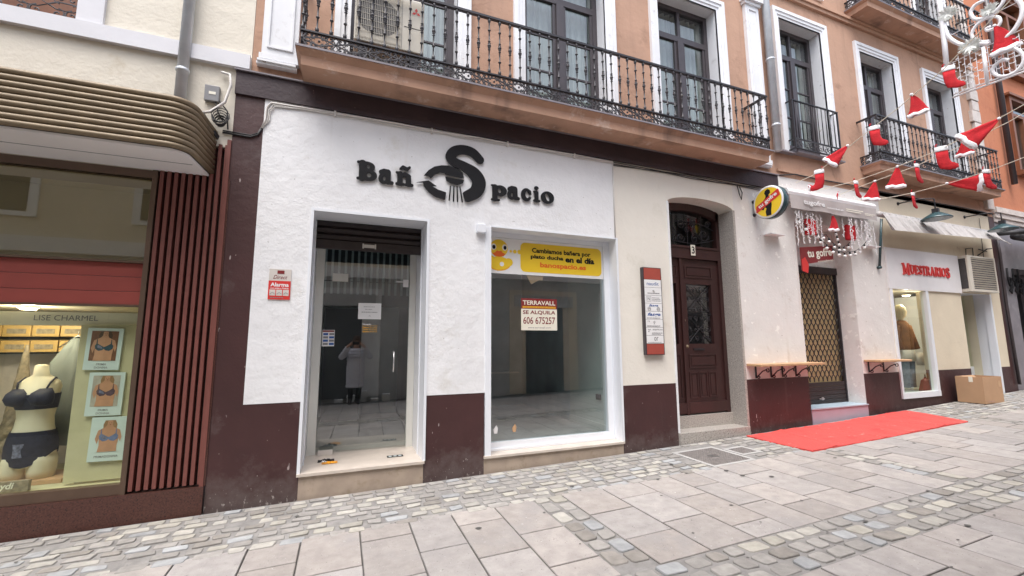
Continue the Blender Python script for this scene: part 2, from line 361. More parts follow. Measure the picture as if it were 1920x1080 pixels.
# ---- soft outlines: signed-distance letters traced to polygons
def _cap(X, Y, a, b):
    ax, ay, ar = a; bx, by, br = b; dx, dy = bx-ax, by-ay; l = dx*dx+dy*dy+1e-12
    t = np.clip(((X-ax)*dx+(Y-ay)*dy)/l, 0, 1)
    return np.hypot(X-ax-t*dx, Y-ay-t*dy)-(ar+(br-ar)*t)
def _ell(X, Y, cx, cy, rx, ry, ang=0):
    c, s_ = math.cos(ang), math.sin(ang); u = (X-cx)*c+(Y-cy)*s_; v = -(X-cx)*s_+(Y-cy)*c
    return (np.hypot(u/rx, v/ry)-1)*min(rx, ry)
def trace(ops, x0, x1, y0, y1, n=110, k=.05):
    xs = np.linspace(x0, x1, n); ys = np.linspace(y0, y1, n); X, Y = np.meshgrid(xs, ys, indexing='ij'); D = np.full(X.shape, 9.)
    for op in ops:
        if op[0] == 'c':
            d = np.full(X.shape, 9.)
            for a, b in zip(op[1], op[1][1:]): d = np.minimum(d, _cap(X, Y, a, b))
        elif op[0] != '-c': d = _ell(X, Y, *op[1:])
        if op[0] in ('c', 'e'):
            h = np.clip(.5+.5*(D-d)/k, 0, 1); D = D*(1-h)+d*h-k*h*(1-h)
        elif op[0] == '-e': D = np.maximum(D, -d)
        elif op[0] == '-c':
            d = np.full(X.shape, 9.)
            for a, b in zip(op[1], op[1][1:]): d = np.minimum(d, _cap(X, Y, a, b))
            D = np.maximum(D, -d)
    seg = {}
    def pt(i, j, k2, l2):
        a, b = D[i, j], D[k2, l2]; t = a/(a-b)
        return (round(float(xs[i]+(xs[k2]-xs[i])*t), 6), round(float(ys[j]+(ys[l2]-ys[j])*t), 6))
    for i in range(n-1):
        for j in range(n-1):
            c = [(i, j), (i+1, j), (i+1, j+1), (i, j+1)]; ins = [D[p] < 0 for p in c]
            if all(ins) or not any(ins): continue
            ent = []; ex = []
            for e in range(4):
                p, q = c[e], c[(e+1) % 4]
                if ins[e] and not ins[(e+1) % 4]: ex.append(pt(*p, *q))
                if not ins[e] and ins[(e+1) % 4]: ent.append(pt(*q, *p))
            for a, b in zip(ex, ent): seg[a] = b
    loops = []
    while seg:
        a, b = seg.popitem(); lp = [a]
        while b != lp[0] and b in seg: lp.append(b); b = seg.pop(b)
        if len(lp) > 4: loops.append(lp)
    return loops
def plate(name, loops, fx, y0, thick, m, parent):
    """solid cut-out: closed outlines (holes allowed) in 2-D, fx maps to (X,Z)"""
    cu = bpy.data.curves.new(name, 'CURVE'); cu.dimensions = '2D'; cu.fill_mode = 'BOTH'
    for lp in loops:
        sp = cu.splines.new('POLY'); sp.points.add(len(lp)-1)
        for p, q in zip(sp.points, lp): x, z = fx(*q); p.co = (x, z, 0, 1)
        sp.use_cyclic_u = True
    o = bpy.data.objects.new(name, cu); COL.objects.link(o)
    dg = bpy.context.evaluated_depsgraph_get(); me = bpy.data.meshes.new_from_object(o.evaluated_get(dg))
    bpy.data.objects.remove(o); bpy.data.curves.remove(cu)
    v = [tuple(x.co) for x in me.vertices]; f = [tuple(p.vertices) for p in me.polygons]; bpy.data.meshes.remove(me)
    k = MB(); k.add([(a[0], y0-thick, a[1]) for a in v], f)
    for lp in loops:
        q = [fx(*p) for p in lp]; n = len(q)
        k.add([(x, y0-thick, z) for x, z in q]+[(x, y0, z) for x, z in q], [(i, (i+1) % n, n+(i+1) % n, n+i) for i in range(n)])
    return k.build(name, m, parent)
def gz(x):
    if x > 16: return gz(16)+(x-16)*.0436
    if x < -4: return gz(-4)+(x+4)*.0116
    return .045+.018*x+.0008*x*x
def spiral(c, r0, turns, a0, n=14, flip=1, plane='xz', r1=.12):
    pts = []
    for i in range(n+1):
        t = i/n; r = r0*(1-t*(1-r1)); a = a0+flip*turns*2*math.pi*t
        u, v = r*math.cos(a), r*math.sin(a)
        pts.append((c[0]+u, c[1], c[2]+v) if plane == 'xz' else (c[0], c[1]+u, c[2]+v))
    return pts
def catenary(a, b, sag, n=12):
    a, b = Vector(a), Vector(b); return [a.lerp(b, i/n)-Vector((0, 0, sag*4*(i/n)*(1-i/n))) for i in range(n+1)]

# ------------------------------------------------------------------ ground and paving
k = MB(); xs = [-60, -40, -25, -15, -10]+[-8+.5*i for i in range(60)]+[22.5, 26, 32, 40, 60, 90]
for a, b in zip(xs, xs[1:]):
    k.quad((a, -60, gz(a)-.012), (b, -60, gz(b)-.012), (b, 60, gz(b)-.012), (a, 60, gz(a)-.012), smooth=True)
tag(k.build('ground', 'earth'), kind='structure')
k = MB(); xs = [-8+.5*i for i in range(55)]
for a, b in zip(xs, xs[1:]):
    for y0, y1 in ((-1.0, -.045), (-2.93, -2.45)): k.quad((a, y0, gz(a)), (b, y0, gz(b)), (b, y1, gz(b)), (a, y1, gz(a)), smooth=True)
for xb in (-6.23, -2.23, 1.77, 5.77, 9.77, 13.77):
    for y0, y1 in ((-2.4495, -1.0005), (-5.4, -2.9305)): k.quad((xb, y0, gz(xb)), (xb+.31, y0, gz(xb+.31)), (xb+.31, y1, gz(xb+.31)), (xb, y1, gz(xb)))
tag(k.build('mortar_bed', 'mortar'), kind='structure')
def stone(mb, cx, cy, lx, ly, rr, tint, h=.008, jit=.011, rnd=.22):
    ax, ay = lx/2, ly/2; c = min(ax, ay)*rnd; pts = []
    for (sx, sy) in ((-1, -1), (1, -1), (1, 1), (-1, 1)):
        jx, jy = rr.uniform(-jit, jit), rr.uniform(-jit, jit); X, Y = cx+sx*ax+jx, cy+sy*ay+jy
        p1, p2 = (X-sx*c, Y), (X, Y-sy*c)
        pts += [p1, p2] if sx*sy < 0 else [p2, p1]
    zt = h+rr.uniform(-.004, .004); tl = rr.uniform(-.02, .02)
    ring0 = [(x, y, gz(x)-.02) for x, y in pts]
    ring1 = [(x*.97+cx*.03, y*.97+cy*.03, gz(x)+zt-.004) for x, y in pts]
    ring2 = [(x*.90+cx*.10, y*.90+cy*.10, gz(x)+zt+(x-cx)*tl) for x, y in pts]
    n = 8; vs = ring0+ring1+ring2
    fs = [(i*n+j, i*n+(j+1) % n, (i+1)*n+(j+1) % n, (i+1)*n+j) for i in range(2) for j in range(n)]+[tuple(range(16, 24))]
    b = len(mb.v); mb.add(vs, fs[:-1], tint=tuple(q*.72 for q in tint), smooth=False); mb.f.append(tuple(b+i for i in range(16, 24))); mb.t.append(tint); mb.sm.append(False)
rr = random.Random(3)
def stone_tint(warm=.5):
    u = rr.random(); v = rr.uniform(.84, 1.10)
    if u < .12: c = (1.28, 1.25, 1.13)
    elif u < .22: c = (1.08, 1.14, 1.20)
    elif u < .34: c = (.84, .80, .75)
    elif u < .52: c = (1.30, 1.28, 1.20)
    else: c = (1, .98, .95)
    return tuple(x*v for x in c)
k = MB(); y = -.065; row = 0
while y > -.97:
    ly = rr.uniform(.10, .125); x = -6+rr.random()*.2
    while x < 19:
        lx = rr.uniform(.13, .23)
        inx = (4.03 < x+lx/2 < 4.92 and -1.06 < y-ly/2 < -.2) or (4.8 < x+lx/2 < 5.2 and -.8 < y-ly/2 < -.45)
        if not inx and rr.random() > .02: stone(k, x+lx/2, y-ly/2, lx-.03, ly-.026, rr, stone_tint())
        x += lx
    y -= ly
def band(x0, x1, y0, y1, along='x', w=.15, lmin=.15, lmax=.24, n=3):
    wd = ((y1-y0) if along == 'x' else (x1-x0))/n
    for r_ in range(n):
        t = (x0 if along == 'x' else y0)+rr.random()*.1; e = x1 if along == 'x' else y1
        while t < e-.05:
            l = min(rr.uniform(lmin, lmax), e-t)
            if along == 'x': stone(k, t+l/2, y0+(r_+.5)*wd, l-.03, wd-.03, rr, stone_tint(), rnd=.3)
            else: stone(k, x0+(r_+.5)*wd, t+l/2, wd-.02, l-.025, rr, stone_tint(), rnd=.3)
            t += l
band(-6, 19, -2.92, -2.46, 'x', n=3)
XB = [-6.23, -2.23, 1.77, 5.77, 9.77, 13.77]
for xb in XB:
    band(xb, xb+.31, -2.46, -1.0, 'y', n=2); band(xb, xb+.31, -5.4, -2.92, 'y', n=2)
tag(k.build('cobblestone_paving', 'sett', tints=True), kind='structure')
k = MB()
def slab(x0, x1, y0, y1):
    g = .0032+rr.random()*.0022; v = rr.uniform(.86, 1.08); wv = rr.uniform(-.02, .025); t = (v*(1+wv), v, v*(1-wv)); h = rr.uniform(.004, .008)
    x0 += g; x1 -= g; y0 += g; y1 -= g; e = .005
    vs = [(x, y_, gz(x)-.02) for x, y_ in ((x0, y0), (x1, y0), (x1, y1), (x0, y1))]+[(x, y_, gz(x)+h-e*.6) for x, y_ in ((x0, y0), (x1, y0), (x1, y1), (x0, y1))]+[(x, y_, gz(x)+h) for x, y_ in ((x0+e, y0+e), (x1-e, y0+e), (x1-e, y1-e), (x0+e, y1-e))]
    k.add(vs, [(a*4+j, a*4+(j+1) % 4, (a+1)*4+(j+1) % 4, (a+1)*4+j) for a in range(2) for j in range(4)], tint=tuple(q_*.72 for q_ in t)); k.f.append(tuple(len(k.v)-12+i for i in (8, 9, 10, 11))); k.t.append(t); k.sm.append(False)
for i, xb in enumerate(XB):
    a, b = xb+.31, (XB[i+1] if i+1 < len(XB) else 18.); n = 9 if i+1 < len(XB) else 9
    ws = [rr.uniform(.36, .5) for _ in range(n)]; tot = sum(ws); x = a
    for q, w_ in enumerate(ws):
        w2 = w_*(b-a)/tot
        for (ya, yb) in ((-2.46, -1.0), (-5.4, -2.92)):
            y = yb; first = True
            while y > ya+.01:
                l = (rr.uniform(.22, .42) if q % 2 else rr.uniform(.5, .68)) if first else rr.uniform(.46, .7)
                if y-l < ya+.22: l = y-ya
                if not (ya > -2.5 and 4.1 < x+w2/2 < 4.74 and y > -1.0): slab(x, x+w2, y-l, y)
                y -= l; first = False
        x += w2
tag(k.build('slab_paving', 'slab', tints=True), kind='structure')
k = MB(); rr = random.Random(17)
for i in range(150):
    x = rr.uniform(-2.2, 9); y = rr.uniform(-4.6, -.2); r = rr.choice((.008, .012, .018, .025))*rr.uniform(.8, 1.2)
    if 5.6 < x < 9.8 and y > -1.15: continue
    k.add([(x+r*rr.uniform(.7, 1.2)*math.cos(a), y+r*rr.uniform(.6, 1.1)*math.sin(a), gz(x)+.0125) for a in [2*math.pi*q/9 for q in range(9)]], [tuple(range(9))])
tag(k.build('gum_spots', 'earth'), 'dark trodden gum spots scattered over the paving', 'gum spots', kind='stuff')
# manhole
def cover(x0, x1, y0, y1, label, fine):
    t = thing('manhole_cover', label, 'manhole cover', ((x0+x1)/2, (y0+y1)/2, gz((x0+x1)/2)))
    s = (gz(x1)-gz(x0))/(x1-x0); z = lambda x: gz(x0)+(x-x0)*s
    def bx(mb, a, b, c, e, h0, h1):
        mb.add([(x, y_, z(x)+h) for h in (h0, h1) for x, y_ in ((a, c), (b, c), (b, e), (a, e))], [(0, 3, 2, 1), (4, 5, 6, 7), (0, 1, 5, 4), (1, 2, 6, 5), (2, 3, 7, 6), (3, 0, 4, 7)])
    m = MB()
    for q in ((x0-.05, x1+.05, y0-.05, y0), (x0-.05, x1+.05, y1, y1+.05), (x0-.05, x0, y0, y1), (x1, x1+.05, y0, y1)): bx(m, *q, -.02, .010)
    m.build('collar', 'concrete', t)
    m = MB(); bx(m, x0, x1, y0, y1, -.02, .006); c = m; n = fine
    for i in range(n):
        for j in range(n):
            a = x0+(x1-x0)*(i+.2)/n; b = x0+(x1-x0)*(i+.8)/n; yy = y0+(y1-y0)*(j+.5)/n; hw = (y1-y0)/n*.18
            if fine > 8 and abs(i-n/2+.5) < 2 and abs(j-n/2+.5) < 2: continue
            bx(c, a, b, yy-hw, yy+hw, .005, .0105)
    m.build('plate', 'castiron', t)
    if fine > 8:
        m = MB(); bx(m, (x0+x1)/2-.07, (x0+x1)/2+.07, (y0+y1)/2-.05, (y0+y1)/2+.05, .005, .012); m.build('badge', 'metal', t)
cover(4.15, 4.74, -.97, -.36, 'square cast iron manhole cover with chequered tread in front of the brown street door', 16)
cover(4.86, 5.12, -.76, -.52, 'small dark square access cover between the manhole and the red carpet', 6)

# ------------------------------------------------------------------ the terracotta building
bld = thing('apartment_building', 'terracotta apartment building with white pilasters above whitewashed and cream ground floor shops', 'building', (6.5, 0, 0))
SD = (-.35, .88, .29, 3.035); SW = (1.61, 3.555, .27, 3.045); ED = (4.52, 5.88, 0, 3.86); GD = (7.34, 8.82, 0, 3.70); MW = (9.88, 11.15, .5, 2.60); MD = (12.43, 13.6, 0, 2.62)
WIN = [(-.07, 1.22, 4.70, 7.30), (2.18, 3.50, 4.70, 7.30), (4.52, 5.80, 4.70, 7.32), (7.38, 8.56, 4.99, 7.66), (9.78, 10.93, 5.0, 7.6), (12.17, 13.28, 5.0, 7.58)]
UP = [(9.78, 10.93, 8.4, 11), (12.17, 13.28, 8.4, 11), (7.38, 8.56, 8.4, 11), (4.52, 5.8, 8.4, 11), (2.18, 3.5, 8.4, 11), (-.07, 1.22, 8.4, 11)]
ex = lambda h, e=.04: (h[0]-e, h[1]+e, h[2]-.0, h[3]+e)
k = patch(MB(), -1.04, 14.3, 4.49, 13, 0, [ex(h) for h in WIN+UP], .1); k.build('upper_wall', 'orange', bld)
k = patch(MB(), -.89, 3.565, 1.0, 4.22, -.008, [SD, SW], .06)
k.build('white_wall', 'white_plaster', bld)
k = patch(MB(), 3.565, 5.9, 1.0, 4.23, 0, [ED], .30); k.build('cream_wall', 'cream_plaster', bld)
k = patch(MB(), 5.9, 9.87, 1.0, 4.575, .001, [GD], .30); patch(k, 5.88, 5.9, 1, 4.23, .001, (), 0, 0); k.build('cream_wall', 'cream_pale', bld)
k = patch(MB(), 9.87, 14.08, 1.0, 4.575, .0, [MW, MD], .18); k.build('cream_wall', 'cream_right', bld)
for a, b in ((-1.15, -.36), (.89, 1.6), (3.565, 4.52), (5.88, 7.34), (8.82, 12.43), (13.6, 14.3)):
    patch(MB(), a, b, -.4, 1.0, -.004, [(9.88, 11.15, .5, 1.1)] if a == 8.82 else (), .12).build('dado', 'plum', bld)
patch(MB(), -1.165, -.89, 1.0, 4.22, -.004, (), 0, .03).build('plum_column', 'plum', bld); patch(MB(), 14.08, 14.32, 1.0, 4.5, -.006, (), 0, .03).build('plum_column', 'plum', bld)
k = B(-1.17, 6.98, -.03, .05, 4.22, 4.475); k.build('fascia_band', 'plum_dark', bld)
k = B(-1.18, 6.99, -.055, .05, 4.4765, 4.492); k.build('ledge', 'grey_stone', bld)
k = B(7.0, 14.35, -.03, .05, 4.577, 4.62); k.box(-1.0, 14.3, -.05, .05, 8.12, 8.19); k.box(-1.0, 14.3, -.08, .05, 8.191, 8.25); k.build('string_course', 'orange', bld)
# arch spandrels over the street door
cx_, hw_ = 5.2, .68
arc = [(cx_+hw_*math.cos(a), 3.72+.13*math.sin(a)) for a in [math.pi*i/16 for i in range(17)]]
k = MB(); 
for a, b in zip(arc, arc[1:]):
    k.quad((b[0], -.001, b[1]), (a[0], -.001, a[1]), (a[0], -.001, 3.87), (b[0], -.001, 3.87)); k.quad((b[0], -.001, b[1]), (b[0], .3, b[1]), (a[0], .3, a[1]), (a[0], -.001, a[1]))
k.build('arch_head', 'cream_plaster', bld)
# pilasters
def pilaster(x0, x1, z0, z1, base):
    k = B(x0, x1, -.06, .02, z0, z1); f = .05
    for q in ((x0+f, x0+f+.02, z0+.1, z1-.1), (x1-f-.02, x1-f, z0+.1, z1-.1), (x0+f, x1-f, z0+.08, z0+.1), (x0+f, x1-f, z1-.1, z1-.08)): k.box(q[0], q[1], -.075, -.061, q[2], q[3])
    k.box(x0-.03, x1+.03, -.09, .02, z1+.001, z1+.06); k.box(x0-.06, x1+.06, -.13, .02, z1+.0605, z1+.14)
    k.box(x0-.02, x1+.02, -.075, .02, z0-.06, z0-.001)
    if base: k.box(x0-.04, x1+.0, -.07, .02, z0-.125, z0-.1); k.box(x0-.03, x1-.01, -.09, .02, z0-.1, z0-.075)
    k.build('pilaster', 'white_trim', bld)
pilaster(-.95, -.60, 4.71, 7.66, True); pilaster(6.47, 6.80, 4.71, 7.62, True)
k = MB(); rr = random.Random(5); z = 4.65
while z < 12.5:
    h = rr.uniform(.26, .34); a = .0 if int(z*3) % 2 else .07
    k.box(13.98-a, 14.28, -.06-rr.random()*.015, .02, z+.008, z+h-.008); z += h
k.build('quoin_pilaster', 'quoin', bld, bevel=.012)
# upper windows
def window(h, depth=.2, transom=.58, cur=True, simple=False):
    x0, x1, z0, z1 = h; k = MB(); t = .175
    for (o0, o1, pr_) in ((0.11, t, .05), (.05, .11, .035), (0, .05, .02)):
        k.box(x0-o1, x0-o0, -pr_, .01, z0-.002*o0, z1+o1); k.box(x1+o0, x1+o1, -pr_, .01, z0-.002*o0, z1+o1); k.box(x0-o0, x1+o0, -pr_, .01, z1+o0, z1+o1)
    k.quad((x0, -.02, z0), (x0, depth+.06, z0), (x0, depth+.06, z1), (x0, -.02, z1)); k.quad((x1, depth+.06, z0), (x1, -.02, z0), (x1, -.02, z1), (x1, depth+.06, z1))
    k.quad((x0, -.02, z1), (x0, depth+.06, z1), (x1, depth+.06, z1), (x1, -.02, z1)); k.quad((x0, -.02, z0+.004), (x1, -.02, z0+.004), (x1, depth+.06, z0+.004), (x0, depth+.06, z0+.004))
    w_ = k.build('window', 'white_trim', bld)
    y0, y1 = depth, depth+.055; f = MB(); e = .075; zt = z1-transom; xm = (x0+x1)/2
    f.box(x0, x0+e, y0, y1, z0, z1); f.box(x1-e, x1, y0, y1, z0, z1); f.box(x0+e, x1-e, y0, y1, z1-e, z1); f.box(x0+e, x1-e, y0, y1, zt-.05, zt+.05)
    f.box(x0+e, x1-e, y0, y1, z0, z0+.28); f.box(xm-.06, xm+.06, y0-.02, y1-.02, z0+.01, zt-.045); f.box(xm-.03, xm+.03, y0+.004, y1, zt+.05, z1-e)
    for (a, b) in ((x0+e, xm-.06), (xm+.06, x1-e)):
        f.box(a, a+.05, y0+.01, y1-.005, z0+.28, zt-.05); f.box(b-.05, b, y0+.01, y1-.005, z0+.28, zt-.05)
        for q in (.33, .66): zz = z0+.28+(zt-z0-.33)*q; f.box(a+.05, b-.05, y0+.02, y1-.01, zz-.012, zz+.012)
    f.build('sash', 'frame_dark', w_)
    MB().quad((x0+e, y1-.02, z0+.28), (x1-e, y1-.02, z0+.28), (x1-e, y1-.02, z1-e), (x0+e, y1-.02, z1-e)).build('pane', 'glass_up', w_)
    room(x0-.3, x1+.3, depth+.062, 1.6, z0-.1, z1+.1).build('room', 'room_dark', w_)
    if cur:
        c = MB(); n = 60
        for i in range(n):
            a, b = x0+(x1-x0)*i/n, x0+(x1-x0)*(i+1)/n; f1 = lambda q: y1+.14+.025*math.sin(q*55)+.012*math.sin(q*131)
            if abs((a+b)/2-xm) < .03: continue
            c.quad((a, f1(a), z0), (b, f1(b), z0), (b, f1(b), z1), (a, f1(a), z1), smooth=True)
        c.build('curtain', 'curtain', w_)
for i, h in enumerate(WIN): window(h, .2, .58)
for h in UP: window(h, .2, .58)
B(7.0, 7.44, -.09, .02, 4.93, 4.955).box(7.44, 8.75, -.12, .02, 4.955, 4.985).build('window_sill', 'grey_stone', bld)
# balconies
def baluster_mesh(L):
    p = [(0, .011), (.02, .02), (.045, .02), (.06, .009)]
    for c, rr_, hh in ((.24, .019, .012), (.5, .021, .05), (.78, .019, .012)):
        z = c*L
        if hh > .02:
            for q in (-.055, -.03): p += [(z+q-.008, .009), (z+q, .019), (z+q+.008, .011)]
            p += [(z-.012, .02), (z, .024), (z+.012, .02)]
            for q in (.03, .055): p += [(z+q-.008, .011), (z+q, .019), (z+q+.008, .009)]
        else: p += [(z-hh, .0085), (z-.005, rr_), (z+.005, rr_), (z+hh, .0085)]
    p += [(L-.06, .009), (L-.045, .018), (L-.02, .02), (L, .011)]
    mb = MB().lathe(p, (0, 0, 0), 'z', 7); me = bpy.data.meshes.new('baluster'); me.from_pydata(mb.v, [], mb.f)
    me.polygons.foreach_set("use_smooth", mb.sm); me.materials.append(M['iron_light']); return me
def scroll_strip(k, A, Bv, z0, z1, mod=.33):
    """iron frieze between two points: stars, lozenges and paired volutes"""
    A, Bv = Vector(A), Vector(Bv); L = (Bv-A).length; n = max(1, round(L/mod)); u = (Bv-A)/L; m = L/n; h = z1-z0; zc = (z0+z1)/2; r = .0085
    P = lambda x, z: A+u*x+Vector((0, 0, z-A.z))
    for i in range(n):
        x0 = i*m; xc = x0+m/2
        for s in (1, -1):
            k.tube([P(x0, zc), P(x0+m*.28, zc+s*h*.17), P(xc, zc+s*h*.27), P(x0+m*.72, zc+s*h*.17), P(x0+m, zc)], r, 4)
            k.tube([P(x0, zc), P(x0+m*.13, zc+s*h*.42)], r, 4); k.tube([P(x0+m, zc), P(x0+m*.87, zc+s*h*.42)], r, 4)
            for sg, xb in ((1, x0), (-1, x0+m)):
                pts = []
                for q in range(13):
                    t = q/12; rad = h*.24*(1-t*.8); a = math.pi*.6*s+s*-1*t*2*math.pi*1.15
                    pts.append(P(xb+sg*(h*.30+rad*math.cos(a)), zc+s*h*.25+rad*math.sin(a)))
                k.tube(pts, r*.9, 4)
                pts = []
                for q in range(10):
                    t = q/9; rad = h*.14*(1-t*.75); a = s*-.5*math.pi+s*t*2*math.pi
                    pts.append(P(xb+sg*(m*.32+rad*math.cos(a)), zc+s*h*.34+rad*math.sin(a)))
                k.tube(pts, r*.8, 4)
            k.tube([P(x0+m*.30, zc+s*h*.46), P(x0+m*.70, zc+s*h*.46)], r, 4)
            for sg in (1, -1):
                pts = []
                for q in range(11):
                    t = q/10; rad = h*.19*(1-t*.75); a = s*-.5*math.pi-sg*s*t*2*math.pi*1.1
                    pts.append(P(xc+sg*(m*.13+rad*math.cos(a)), zc+s*h*.30+rad*math.sin(a)))
                k.tube(pts, r*.85, 4)
            k.tube([P(x0, zc+s*h*.44), P(xc, zc-s*h*.44), P(x0+m, zc+s*h*.44)], r*.7, 4)
        for xx in (x0, xc): k.lathe([(-.012, .004), (-.006, .013), (.006, .013), (.012, .004)], P(xx, zc)+Vector((0, -.002, 0)), 'y', 6)
def balcony(x0, x1, dep, zb, zt, zr, mod=.33, step=.137, frieze=.175):
    lv = [(zb, dep-.06, 0), (zb+.1, dep-.055, .004), (zb+(zt-zb)*.72, dep-.03, .03), (zt-.025, dep-.002, .05), (zt, dep, .05)]
    rg = [[(x0-o, .0, z), (x0-o, -d_, z), (x1+o, -d_, z), (x1+o, .0, z)] for z, d_, o in lv]
    b = MB().loft(rg).build('balcony', 'orange_slab', bld)
    e_ = MB().box(x0-.056, x1+.056, -dep-.006, -dep+.02, zt-.018, zt+.0035); e_.box(x0-.056, x0-.03, -dep+.0205, 0, zt-.018, zt+.0035); e_.box(x1+.03, x1+.056, -dep+.0205, 0, zt-.018, zt+.0035); e_.build('slab_edge', 'grey_stone', b)
    yr = -(dep-.035); k = MB()
    zf = zt+.012; zm = zf+frieze
    for (z, hw, hh) in ((zr, .022, .014), (zm, .02, .009), (zf, .014, .007)):
        k.box(x0-hw, x1+hw, yr-hw, yr+hw, z-hh, z+hh); k.box(x0-hw, x0+hw, yr+hw+.0005, .01, z-hh, z+hh); k.box(x1-hw, x1+hw, yr+hw+.0005, .01, z-hh, z+hh)
    for x in (x0, x1): k.tube([(x, yr, zf), (x, yr, zm)], .012, 6)
    k.build('handrail', 'iron', b)
    k = MB(); scroll_strip(k, (x0, yr, zf), (x1, yr, zf), zf, zm, mod); scroll_strip(k, (x0, yr, zf), (x0, 0, zf), zf, zm, mod); scroll_strip(k, (x1, yr, zf), (x1, 0, zf), zf, zm, mod)
    k.build('scroll_panel', 'iron_light', b)
    me = baluster_mesh(zr-zm-.02); n = round((x1-x0)/step); pos = [(x0+(x1-x0)*i/n, yr) for i in range(n+1)]
    m = max(2, round(-yr/step)); pos += [(x, yr*(1-i/m)) for x in (x0, x1) for i in range(1, m)]
    for x, y in pos:
        o = bpy.data.objects.new('baluster', me); COL.objects.link(o); o.parent = b; o.location = Vector((x, y, zm+.009))-off(b)
    return b
balcony(-.53, 6.33, .43, 4.485, 4.665, 5.605)
balcony(9.45, 13.95, .37, 4.86, 5.02, 5.95, step=.145)
balcony(9.5, 13.9, .45, 8.26, 8.42, 9.4, step=.16)
# juliet railing
jb = MB(); xa, xb, zj0, zj1 = 7.36, 8.60, 5.0, 5.92
for z in (zj1, zj0+.19, zj0+.012): jb.box(xa-.015, xb+.015, -.155, -.125, z-.008, z+.008); jb.box(xa-.015, xa+.015, -.125, -.0, z-.008, z+.008); jb.box(xb-.015, xb+.015, -.125, -.0, z-.008, z+.008)
for x in (xa, xb): jb.box(x-.012, x+.012, -.152, -.128, zj0+.0205, zj0+.1815); jb.box(x-.012, x+.012, -.152, -.128, zj0+.1985, zj1-.0085)
jr = jb.build('window_railing', 'iron', bld)
for i in range(1, 11):
    x = xa+(xb-xa)*i/11; MB().tube([(x, -.14, zj0+.19), (x, -.14, zj1)], .0085, 6).build('baluster', 'iron', jr)
k = MB()
for i in range(5):
    cx0 = xa+.12+i*.25
    for sg in (1, -1):
        k.tube(spiral((cx0+sg*.05, -.14, zj0+.10), .055, 1.3, math.pi/2, flip=sg), .006, 4); k.tube([(cx0, -.14, zj0+.012), (cx0+sg*.05, -.14, zj0+.05), (cx0+sg*.11, -.14, zj0+.06), (cx0+sg*.125, -.14, zj0+.18)], .006, 4)
k.build('scroll_panel', 'iron_light', jr)

# ---------- shop door of the vacant shop
x0, x1, z0, z1 = SD; DY = .72
k = MB(); e = .03
k.box(x0-.03, x0+.0, -.02, .1, z0, z1+.03); k.box(x1, x1+.03, -.02, .1, z0, z1+.03); k.box(x0, x1, -.02, .1, z1, z1+.03)
k.quad((x0+.001, 0, z0), (x0+.001, DY+.1, z0), (x0+.001, DY+.1, z1), (x0+.001, 0, z1)); k.quad((x1-.001, DY+.1, z0), (x1-.001, 0, z0), (x1-.001, 0, z1), (x1-.001, DY+.1, z1)); k.quad((x0, 0, z1-.001), (x0, DY+.1, z1-.001), (x1, DY+.1, z1-.001), (x1, 0, z1-.001))
k.box(x0+.002, x0+.012, .30, .33, z0, z1-.02); k.box(x1-.012, x1-.002, .30, .33, z0, z1-.02)
dw = k.build('doorway', 'white_lac', bld)
k = MB(); k.box(x0+.004, x0+.10, DY, DY+.06, z0, 2.95); k.box(x1-.085, x1-.004, DY, DY+.06, z0, 2.95); k.build('door_frame', 'pale_frame', dw)
ang = R(1.55); gx = lambda x: (x, DY+.03+(x-.9)*math.tan(ang)*-1)
a, b = gx(x0+.1), gx(x1-.085)
MB().quad((a[0], a[1], z0+.02), (b[0], b[1], z0+.02), (b[0], b[1], 2.95), (a[0], a[1], 2.95)).build('door_glass', 'glass', dw)
GY = lambda x: gx(x)[1]-.006
k = MB(); k.tube([(.615, GY(.6)-.05, 1.23), (.615, GY(.6)-.05, 1.49)], .011, 10)
for z in (1.25, 1.47): k.lathe([(-.05, .009), (-.01, .009), (-.009, .016), (.0, .016)], (.615, GY(.6), z), 'y', 10)
k.build('door_handle', 'metal', dw)
k = B(-.155, .03, GY(-.1)-.025, GY(-.1), 2.37, 2.47); k.build('door_closer', 'pale_frame', dw)
k = B(.71, .78, GY(.74)-.02, GY(.74), 2.33, 2.43); k.box(.62, .71, GY(.7)-.012, GY(.7), 2.39, 2.405); k.build('patch_fitting', 'white_metal', dw)
k = MB(); k.box(x0+.1, x1-.085, GY(x0)-.004, GY(x0)-.001, 2.375, 2.383); k.build('door_edge', 'black', dw)
# roller shutter, part lowered
k = MB(); SY = .34; zz = [3.03, 2.985, 2.94, 2.895, 2.85]
prof = []
for zt_ in (3.03, 2.95, 2.87): prof += [(SY+.012, zt_), (SY, zt_-.012), (SY, zt_-.055), (SY+.022, zt_-.068)]
prof += [(SY+.02, 2.80)]
for (ya, za), (yb, zb) in zip(prof, prof[1:]): k.quad((x0+.012, ya, za), (x0+.012, yb, zb), (x1-.012, yb, zb), (x1-.012, ya, za))
k.box(x0+.012, x1-.012, SY-.008, SY+.03, 2.695, 2.80)
rs = k.build('roller_shutter', 'shutter', dw)
k = B(.19, .31, SY-.014, SY-.007, 2.735, 2.775)
for xx in (.18, .32): k.box(xx-.008, xx+.008, SY-.013, SY-.007, 2.725, 2.785)
k.build('shutter_lock', 'metal', dw)
k = B(x0-.03, x1+.02, -.035, DY+.4, z0-.028, z0); k.build('threshold', 'marble_top', bld)
k = B(x0-.01, x1+.01, -.012, .2, -.3, z0-.029); k.build('step_riser', 'marble', bld)
